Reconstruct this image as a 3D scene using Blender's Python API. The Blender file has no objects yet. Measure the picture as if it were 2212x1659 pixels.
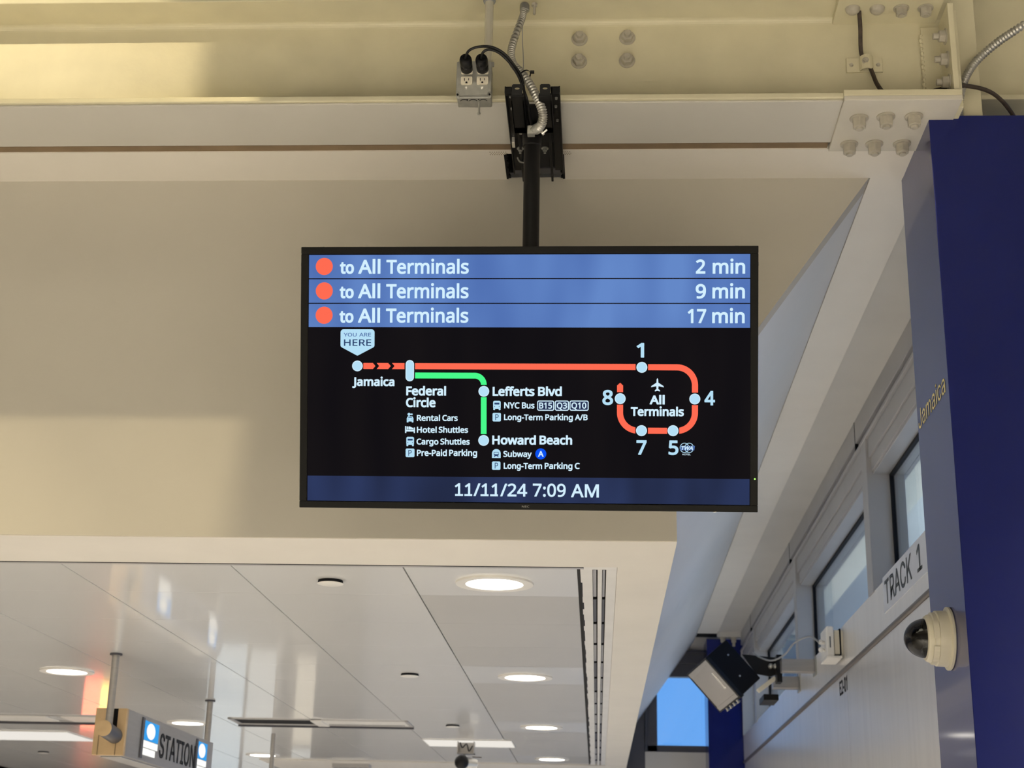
import bpy, bmesh, math, random
from mathutils import Vector, Matrix
from mathutils.geometry import tessellate_polygon

random.seed(7)
SC = bpy.context.scene
COL = SC.collection

# ------------------------------------------------------------------ camera
CAM = bpy.data.cameras.new('camera')
CAM.sensor_fit = 'HORIZONTAL'; CAM.sensor_width = 36.0
CAM.lens = 3258.55 / 2212 * 36.0
CAM.clip_start = 0.05; CAM.clip_end = 200
CAM.dof.use_dof = True; CAM.dof.focus_distance = 3.6; CAM.dof.aperture_fstop = 8.5
def cam_axes(p, y, r):
    f = Vector((-math.sin(y)*math.cos(p), math.cos(y)*math.cos(p), math.sin(p)))
    rt = Vector((math.cos(y), math.sin(y), 0)); up = rt.cross(f)
    c, s = math.cos(r), math.sin(r)
    return c*rt + s*up, c*up - s*rt, f
_r, _u, _f = cam_axes(0.327020628, 0.0608475496, 0.023356671)
camo = bpy.data.objects.new('camera', CAM); COL.objects.link(camo)
camo.matrix_world = Matrix(((_r.x, _u.x, -_f.x, 0), (_r.y, _u.y, -_f.y, 0), (_r.z, _u.z, -_f.z, 1.6), (0, 0, 0, 1)))
SC.camera = camo

# ------------------------------------------------------------------ sky, exposure
W = bpy.data.worlds.new('sky'); SC.world = W; W.use_nodes = True
wn = W.node_tree.nodes; wl = W.node_tree.links
bg = wn['Background']; bg.inputs['Strength'].default_value = 1.3
tc = wn.new('ShaderNodeTexCoord'); sep = wn.new('ShaderNodeSeparateXYZ')
ramp = wn.new('ShaderNodeValToRGB')
ramp.color_ramp.elements[0].position = 0.0; ramp.color_ramp.elements[0].color = (0.42, 0.52, 0.72, 1)
ramp.color_ramp.elements[1].position = 0.7; ramp.color_ramp.elements[1].color = (0.09, 0.28, 0.78, 1)
for pos, c in ((0.012, (1.0, 1.15, 1.5)), (0.055, (0.55, 0.80, 1.5)), (0.085, (0.140, 0.352, 0.80))):
    e_ = ramp.color_ramp.elements.new(pos); e_.color = (*c, 1)
wl.new(tc.outputs['Generated'], sep.inputs[0]); wl.new(sep.outputs['Z'], ramp.inputs[0]); wl.new(ramp.outputs[0], bg.inputs['Color'])
SC.view_settings.view_transform = 'Standard'; SC.view_settings.look = 'None'
SC.view_settings.exposure = 0.0; SC.view_settings.gamma = 1.0; SC.view_settings.use_curve_mapping = False

# ------------------------------------------------------------------ hall lamps (big ones)
def area(name, loc, rot, sx, sy, power, col, spread=180):
    l = bpy.data.lights.new(name, 'AREA'); l.shape = 'RECTANGLE'; l.size = sx; l.size_y = sy
    l.energy = power; l.color = col; l.spread = math.radians(spread)
    o = bpy.data.objects.new(name, l); COL.objects.link(o); o.location = loc; o.rotation_euler = rot
    return o
WARM = (1.0, 0.80, 0.50); NEUT = (1.0, 0.90, 0.76)
area('hall_lamp_left', (-4.5, -3.0, 4.80), (0, 0, 0), 4.0, 3.0, 200, (1.0, 0.93, 0.78), 120)
area('hall_lamp_middle', (-0.2, -1.2, 4.80), (0, 0, 0), 4.0, 2.0, 390, (1.0, 0.94, 0.84), 88)
area('hall_lamp_front', (-2.2, 1.0, 4.80), (0, 0, 0), 4.0, 1.4, 42, (1.0, 0.92, 0.72), 170)
area('canopy_fill_lamp', (3.6, 9.0, 1.6), (math.pi, 0, 0), 1.2, 10.0, 210, (1.0, 0.99, 0.95), 110)  # added outside, shining up to brighten the canopy behind the window panes


# ------------------------------------------------------------------ materials
def mat(name, col, rough=0.5, metal=0.0, var=0.04, scale=6.0, bump=0.0, bscale=60.0, coat=0.0, coat_r=0.1, spec=0.5, aniso=None, stain=None):
    m = bpy.data.materials.new(name); m.use_nodes = True
    nt = m.node_tree; n = nt.nodes; l = nt.links
    b = n['Principled BSDF']
    b.inputs['Roughness'].default_value = rough; b.inputs['Metallic'].default_value = metal
    b.inputs['Coat Weight'].default_value = coat; b.inputs['Coat Roughness'].default_value = coat_r
    b.inputs['Specular IOR Level'].default_value = spec
    c4 = (*col, 1)
    tcn = n.new('ShaderNodeTexCoord')
    mp = n.new('ShaderNodeMapping'); l.new(tcn.outputs['Object'], mp.inputs[0])
    if aniso: mp.inputs['Scale'].default_value = aniso
    nz = n.new('ShaderNodeTexNoise'); nz.inputs['Scale'].default_value = scale; nz.inputs['Detail'].default_value = 5
    l.new(mp.outputs[0], nz.inputs['Vector'])
    rp = n.new('ShaderNodeValToRGB')
    rp.color_ramp.elements[0].position = 0.3; rp.color_ramp.elements[1].position = 0.7
    rp.color_ramp.elements[0].color = tuple(max(0, x*(1-var)) for x in col) + (1,)
    rp.color_ramp.elements[1].color = tuple(min(1, x*(1+var)) for x in col) + (1,)
    l.new(nz.outputs['Fac'], rp.inputs[0])
    out = rp.outputs[0]
    if stain:
        s2 = n.new('ShaderNodeTexNoise'); s2.inputs['Scale'].default_value = stain[1]; s2.inputs['Detail'].default_value = 8
        l.new(mp.outputs[0], s2.inputs['Vector'])
        r2 = n.new('ShaderNodeValToRGB'); r2.color_ramp.elements[0].position = stain[2]; r2.color_ramp.elements[1].position = stain[2] + 0.06
        l.new(s2.outputs['Fac'], r2.inputs[0])
        mx = n.new('ShaderNodeMix'); mx.data_type = 'RGBA'
        l.new(r2.outputs[0], mx.inputs[0]); l.new(out, mx.inputs[6]); mx.inputs[7].default_value = (*stain[0], 1)
        out = mx.outputs[2]
    l.new(out, b.inputs['Base Color'])
    if bump:
        bz = n.new('ShaderNodeTexNoise'); bz.inputs['Scale'].default_value = bscale; bz.inputs['Detail'].default_value = 4
        l.new(mp.outputs[0], bz.inputs['Vector'])
        bp = n.new('ShaderNodeBump'); bp.inputs['Strength'].default_value = bump; bp.inputs['Distance'].default_value = 0.004
        l.new(bz.outputs['Fac'], bp.inputs['Height']); l.new(bp.outputs[0], b.inputs['Normal'])
    return m

def emit(name, col, s=1.0):
    m = bpy.data.materials.new(name); m.use_nodes = True
    n = m.node_tree.nodes; n.clear()
    e = n.new('ShaderNodeEmission'); o = n.new('ShaderNodeOutputMaterial')
    e.inputs['Color'].default_value = (*col, 1); e.inputs['Strength'].default_value = s
    m.node_tree.links.new(e.outputs[0], o.inputs[0])
    return m

def srgb(r, g, b):
    f = lambda c: (c/255/12.92) if c/255 <= 0.04045 else ((c/255+0.055)/1.055)**2.4
    return (f(r), f(g), f(b))

def lit_glass(name, ca, cb, s):
    # backlit display area: slightly uneven backlight in broad soft columns
    m = bpy.data.materials.new(name); m.use_nodes = True
    n = m.node_tree.nodes; l = m.node_tree.links; n.clear()
    e = n.new('ShaderNodeEmission'); o = n.new('ShaderNodeOutputMaterial')
    t = n.new('ShaderNodeTexCoord'); mp = n.new('ShaderNodeMapping'); mp.inputs['Scale'].default_value = (6, 1, 1.5)
    nz = n.new('ShaderNodeTexNoise'); nz.inputs['Scale'].default_value = 1.6; nz.inputs['Detail'].default_value = 1
    rp = n.new('ShaderNodeValToRGB'); rp.color_ramp.elements[0].position = .3; rp.color_ramp.elements[1].position = .7
    rp.color_ramp.elements[0].color = (*ca, 1); rp.color_ramp.elements[1].color = (*cb, 1)
    l.new(t.outputs['Object'], mp.inputs[0]); l.new(mp.outputs[0], nz.inputs['Vector']); l.new(nz.outputs['Fac'], rp.inputs[0])
    l.new(rp.outputs[0], e.inputs['Color']); e.inputs['Strength'].default_value = s
    l.new(e.outputs[0], o.inputs[0])
    return m

def glass(name, tint=(0.9, 0.95, 0.95), ior=1.5, rough=0.0):
    m = bpy.data.materials.new(name); m.use_nodes = True
    n = m.node_tree.nodes; l = m.node_tree.links; n.clear()
    o = n.new('ShaderNodeOutputMaterial'); mx = n.new('ShaderNodeMixShader')
    ge = n.new('ShaderNodeNewGeometry'); dp = n.new('ShaderNodeVectorMath'); dp.operation = 'DOT_PRODUCT'
    l.new(ge.outputs['Incoming'], dp.inputs[0]); l.new(ge.outputs['Normal'], dp.inputs[1])
    def mth(op, a, b=None):
        q = n.new('ShaderNodeMath'); q.operation = op
        for i, v in enumerate((a, b)):
            if v is None: continue
            if isinstance(v, (int, float)): q.inputs[i].default_value = v
            else: l.new(v, q.inputs[i])
        return q.outputs[0]
    f0 = ((ior-1)/(ior+1))**2
    c = mth('POWER', mth('SUBTRACT', 1.0, mth('ABSOLUTE', dp.outputs['Value'])), 5.0)
    fr_out = mth('ADD', mth('MULTIPLY', c, 1-f0), f0)
    tr = n.new('ShaderNodeBsdfTransparent'); tr.inputs['Color'].default_value = (*tint, 1)
    gl = n.new('ShaderNodeBsdfGlossy'); gl.inputs['Roughness'].default_value = rough
    l.new(fr_out, mx.inputs[0])
    l.new(tr.outputs[0], mx.inputs[1]); l.new(gl.outputs[0], mx.inputs[2])
    l.new(mx.outputs[0], o.inputs[0])
    return m

M = {}
M['beam'] = mat('cream_steel_paint', (0.66, 0.615, 0.44), 0.42, var=0.05, scale=9, bump=0.12, bscale=45, stain=((0.30, 0.26, 0.17), 14, 0.76))
M['plate'] = mat('greyed_plate_paint', (0.60, 0.57, 0.50), 0.5, var=0.05, scale=9, bump=0.1, bscale=50, stain=((0.36, 0.33, 0.27), 16, 0.74))
M['bolt'] = mat('darkened_cream_bolt_paint', (0.44, 0.41, 0.34), 0.45, var=0.10, scale=60, bump=0.2, bscale=90)  # even tone, darkened in place of shade on the bolt sides
M['drywall'] = mat('beige_drywall', (0.56, 0.53, 0.46), 0.75, var=0.015, scale=3, bump=0.05, bscale=80)
M['soffit'] = mat('white_soffit_paint', (0.78, 0.74, 0.67), 0.7, var=0.02, scale=5, bump=0.06, bscale=70)
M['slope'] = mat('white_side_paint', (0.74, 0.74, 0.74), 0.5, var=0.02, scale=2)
M['brown'] = mat('bare_brown_board', (0.24, 0.17, 0.10), 0.8, var=0.15, scale=12)
M['blue'] = mat('blue_cladding', (0.012, 0.021, 0.18), 0.27, metal=0.7, var=0.06, scale=3, spec=0.2, coat=0.4, coat_r=0.07)
M['alu'] = mat('satin_aluminium', (0.48, 0.47, 0.465), 0.42, metal=0.55, var=0.03)
M['alu_dark'] = mat('dark_anodised_frame', (0.10, 0.10, 0.115), 0.45, metal=0.4)
M['gasket'] = mat('black_gasket', (0.007, 0.007, 0.009), 0.6, spec=0.15)
M['steel'] = mat('brushed_steel_panel', (0.88, 0.86, 0.83), 0.28, metal=0.5, var=0.035, scale=5, aniso=(1, 4, 0.3))
M['rail'] = mat('bronze_rail', (0.22, 0.19, 0.16), 0.35, metal=0.7)
M['wallhead'] = mat('beige_wall_paint', (0.62, 0.60, 0.56), 0.6, var=0.03, scale=4)
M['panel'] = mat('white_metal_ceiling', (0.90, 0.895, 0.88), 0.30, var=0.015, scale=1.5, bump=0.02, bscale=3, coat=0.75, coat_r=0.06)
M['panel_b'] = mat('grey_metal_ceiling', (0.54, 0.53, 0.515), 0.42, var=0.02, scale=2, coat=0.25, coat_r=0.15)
M['dark'] = mat('dark_void', (0.012, 0.012, 0.012), 0.9)
M['black'] = mat('black_powder_coat', (0.007, 0.007, 0.0075), 0.42, var=0.1, scale=20, spec=0.25)
M['blackp'] = mat('black_plastic', (0.008, 0.008, 0.009), 0.36, var=0.05, spec=0.3)
M['bezel'] = mat('monitor_bezel', (0.008, 0.008, 0.0075), 0.5, bump=0.05, bscale=300, spec=0.15)
M['zinc'] = mat('galvanised_steel', (0.42, 0.42, 0.39), 0.42, metal=0.6, var=0.12, scale=40)
M['flex'] = mat('flexible_conduit', (0.50, 0.49, 0.45), 0.34, metal=0.75, var=0.1, scale=30)
M['emt'] = mat('steel_tube', (0.78, 0.74, 0.60), 0.25, metal=0.35, var=0.05)
M['ivory'] = mat('ivory_plastic', (0.72, 0.67, 0.55), 0.35)
M['cam_ivory'] = mat('cream_camera_housing', (0.62, 0.58, 0.46), 0.4)
M['white'] = mat('white_plastic', (0.80, 0.78, 0.74), 0.4)
M['wirecable'] = mat('brown_wire_rope', (0.05, 0.035, 0.025), 0.6, var=0.4, scale=80)
M['greycable'] = mat('grey_cable', (0.30, 0.31, 0.32), 0.5)
M['stainless'] = mat('stainless_sign', (0.45, 0.43, 0.41), 0.34, metal=0.8, var=0.05, aniso=(1, 1, 14))
M['tan'] = mat('tan_end_cap', (0.62, 0.44, 0.24), 0.45, var=0.10, scale=16)
M['grille'] = mat('grey_speaker_grille', (0.42, 0.40, 0.38), 0.5, bump=0.3, bscale=500)
M['silver'] = mat('bright_silver', (0.85, 0.82, 0.76), 0.25, metal=0.6)
M['yellow'] = mat('yellow_vinyl', (1.0, 0.86, 0.42), 0.5)
M['inkgrey'] = mat('grey_ink', (0.10, 0.12, 0.14), 0.6)
M['inkblack'] = mat('black_ink', (0.015, 0.015, 0.018), 0.6)
M['whitevinyl'] = mat('white_vinyl', (0.62, 0.66, 0.74), 0.45)
M['cover'] = mat('offwhite_cover_board', (0.58, 0.56, 0.51), 0.6, var=0.02, scale=4, stain=((0.4, 0.37, 0.3), 22, 0.80))
M['farwall'] = mat('dark_far_wall', (0.26, 0.26, 0.26), 0.6)
M['floor'] = mat('pale_terrazzo', (0.56, 0.53, 0.48), 0.25, var=0.10, scale=40)
M['hallwall'] = mat('grey_hall_wall', (0.62, 0.60, 0.57), 0.6)
M['hallceil'] = mat('hall_ceiling', (0.45, 0.43, 0.38), 0.7)
M['canopy'] = mat('pale_canopy', (0.62, 0.65, 0.62), 0.6)
M['canopy_far'] = mat('grey_outer_wall', (0.50, 0.55, 0.58), 0.6)
M['canopy_dark'] = mat('grey_canopy_rail', (0.16, 0.18, 0.21), 0.5)
M['lens'] = emit('downlight_lens', (1.0, 0.93, 0.80), 9.0)
M['diffuser'] = emit('panel_diffuser', (1.0, 0.95, 0.87), 0.85)
M['glass'] = glass('window_glass')
M['dome'] = glass('smoked_dome', (0.16, 0.16, 0.17), 1.55)
M['scr'] = lit_glass('screen_black', srgb(17, 15, 19), srgb(23, 20, 22), 1)
M['bar'] = lit_glass('screen_blue_bar', srgb(80, 112, 178), srgb(100, 136, 200), 1)
M['bar2'] = lit_glass('screen_dark_bar', srgb(34, 41, 66), srgb(46, 58, 96), 1)
M['tW'] = emit('screen_white', srgb(212, 240, 255), 1.0)
M['tD'] = emit('screen_pale_blue', srgb(182, 224, 246), 1.0)
M['tR'] = emit('screen_red', srgb(255, 108, 82), 1.0)
M['tG'] = emit('screen_green', srgb(72, 250, 140), 1.0)
M['tB'] = emit('screen_ink_blue', srgb(78, 108, 165), 1.0)
M['tK'] = emit('screen_ink_dark', srgb(44, 66, 108), 1.0)
M['tA'] = emit('screen_vivid_blue', srgb(10, 82, 240), 1.0)
M['tV'] = emit('screen_gap_black', srgb(18, 16, 20), 1.0)
M['win_cool'] = emit('lit_window_cool', (0.62, 0.70, 0.74), 1.0)
M['win_pale'] = emit('lit_window_pale', (0.66, 0.67, 0.64), 0.9)
M['win_warm'] = emit('lit_window_warm', (0.74, 0.66, 0.52), 0.9)
M['led'] = emit('green_led', (0.35, 1.0, 0.12), 2.0)
M['nec'] = mat('brand_print', (0.28, 0.28, 0.26), 0.4)
M['signblue'] = emit('lit_blue_sign', srgb(60, 160, 235), 1.0)
M['signwhite'] = emit('lit_white_sign', srgb(250, 250, 245), 1.1)
M['signred'] = emit('lit_red_sign', (1.0, 0.16, 0.08), 5.0)
M['signamber'] = emit('lit_amber_sign', (1.0, 0.55, 0.12), 5.0)

# ------------------------------------------------------------------ mesh helper
class MB:
    def __init__(s): s.v = []; s.f = []
    def add(s, vs, fs):
        k = len(s.v); s.v += [Vector(p) for p in vs]; s.f += [tuple(i+k for i in f) for f in fs]; return s
    def box(s, x0, x1, y0, y1, z0, z1):
        vs = [(x, y, z) for x in (x0, x1) for y in (y0, y1) for z in (z0, z1)]
        return s.add(vs, [(0,1,3,2),(4,6,7,5),(0,4,5,1),(2,3,7,6),(0,2,6,4),(1,5,7,3)])
    def obox(s, o, u, v, w):
        o, u, v, w = Vector(o), Vector(u), Vector(v), Vector(w)
        vs = [o+u*a+v*b+w*c for a in (0,1) for b in (0,1) for c in (0,1)]
        return s.add(vs, [(0,1,3,2),(4,6,7,5),(0,4,5,1),(2,3,7,6),(0,2,6,4),(1,5,7,3)])
    def cyl(s, p0, p1, r0, r1=None, n=20, phase=0.0):
        p0, p1 = Vector(p0), Vector(p1); r1 = r0 if r1 is None else r1
        a = (p1-p0).normalized(); e = a.orthogonal().normalized(); g = a.cross(e)
        vs = []
        for p, r in ((p0, r0), (p1, r1)):
            vs += [p + (e*math.cos(2*math.pi*(i/n)+phase) + g*math.sin(2*math.pi*(i/n)+phase))*r for i in range(n)]
        fs = [(i, (i+1)%n, n+(i+1)%n, n+i) for i in range(n)] + [tuple(range(n-1,-1,-1)), tuple(range(n, 2*n))]
        return s.add(vs, fs)
    def lathe(s, prof, o, axis, n=36, caps=True):
        o = Vector(o); a = Vector(axis).normalized(); e = a.orthogonal().normalized(); g = a.cross(e)
        vs = []
        for r, h in prof:
            vs += [o + a*h + (e*math.cos(2*math.pi*i/n) + g*math.sin(2*math.pi*i/n))*r for i in range(n)]
        fs = []
        for k in range(len(prof)-1):
            fs += [(k*n+i, k*n+(i+1)%n, (k+1)*n+(i+1)%n, (k+1)*n+i) for i in range(n)]
        if caps: fs += [tuple(range(n-1,-1,-1)), tuple(range((len(prof)-1)*n, len(prof)*n))]
        return s.add(vs, fs)
    def tube(s, pts, r, n=10, sub=8, rfun=None):
        P = [Vector(p) for p in pts]; Q = []
        for i in range(len(P)-1):
            a, b, c, d = P[max(i-1,0)], P[i], P[i+1], P[min(i+2,len(P)-1)]
            for k in range(sub):
                t = k/sub
                Q.append(0.5*((2*b)+(c-a)*t+(2*a-5*b+4*c-d)*t*t+(3*b-a-3*c+d)*t**3))
        Q.append(P[-1]); m = len(Q)
        vs = []; e = None
        for i, q in enumerate(Q):
            tg = (Q[min(i+1,m-1)]-Q[max(i-1,0)]).normalized()
            e = tg.orthogonal().normalized() if e is None else (e - tg*e.dot(tg)).normalized()
            g = tg.cross(e); rr = rfun(i, m) if rfun else r
            vs += [q + (e*math.cos(2*math.pi*j/n)+g*math.sin(2*math.pi*j/n))*rr for j in range(n)]
        fs = [(i*n+j, i*n+(j+1)%n, (i+1)*n+(j+1)%n, (i+1)*n+j) for i in range(m-1) for j in range(n)]
        fs += [tuple(range(n-1,-1,-1)), tuple(range((m-1)*n, m*n))]
        return s.add(vs, fs)
    def prism(s, poly, o, u, v, d):
        # closed outline in the (u, v) frame at o, thickness vector d
        o, u, v, d = Vector(o), Vector(u), Vector(v), Vector(d); n = len(poly)
        vs = [o+u*a+v*b for a, b in poly] + [o+u*a+v*b+d for a, b in poly]
        fs = [(i, (i+1)%n, n+(i+1)%n, n+i) for i in range(n)]
        tri = tessellate_polygon([[Vector((a, b, 0)) for a, b in poly]])
        fs += [tuple(t) for t in tri] + [tuple(n+i for i in reversed(t)) for t in tri]
        return s.add(vs, fs)
    def sphere(s, c, r, n=20, m=12):
        c = Vector(c); prof = [(max(r*math.sin(math.pi*k/m), 1e-5), -r*math.cos(math.pi*k/m)) for k in range(m+1)]
        return s.lathe(prof, c, (0,0,1), n, caps=False)
    def build(s, name, m, parent=None, smooth=False, bevel=0.0, seg=2, angle=35):
        me = bpy.data.meshes.new(name)
        off = parent_world(parent)
        inv = off.inverted() if off is not None else None
        me.from_pydata([tuple(inv @ p) if inv is not None else tuple(p) for p in s.v], [], s.f)
        me.validate(); 
        bm = bmesh.new(); bm.from_mesh(me); bmesh.ops.recalc_face_normals(bm, faces=bm.faces); bm.to_mesh(me); bm.free()
        me.materials.append(M[m] if isinstance(m, str) else m)
        o = bpy.data.objects.new(name, me); COL.objects.link(o)
        if parent is not None: o.parent = parent
        if smooth:
            me.polygons.foreach_set('use_smooth', [True]*len(me.polygons))
            md = o.modifiers.new('edges', 'EDGE_SPLIT'); md.split_angle = math.radians(angle)
        if bevel:
            md = o.modifiers.new('bevel', 'BEVEL'); md.width = bevel; md.segments = seg; md.limit_method = 'ANGLE'; md.angle_limit = math.radians(40)
        return o

_mw = {}
def parent_world(p):
    if p is None: return None
    m = Matrix.Identity(4)
    while p is not None:
        m = _mw.get(p.name, Matrix.Identity(4)) @ m; p = p.parent
    return m

def tag(o, label=None, cat=None, group=None, kind=None):
    if label: o['label'] = label
    if cat: o['category'] = cat
    if group: o['group'] = group
    if kind: o['kind'] = kind
    return o
def thing(name, label, cat, loc=(0,0,0), group=None, mw=None):
    o = bpy.data.objects.new(name, None); COL.objects.link(o); o.empty_display_size = 0.05
    m = mw if mw is not None else Matrix.Translation(Vector(loc))
    o.matrix_world = m; _mw[o.name] = m.copy()
    return tag(o, label, cat, group)
def struct(mb, name, m, **k):
    return tag(mb.build(name, m, None, **k), kind='structure')

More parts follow.
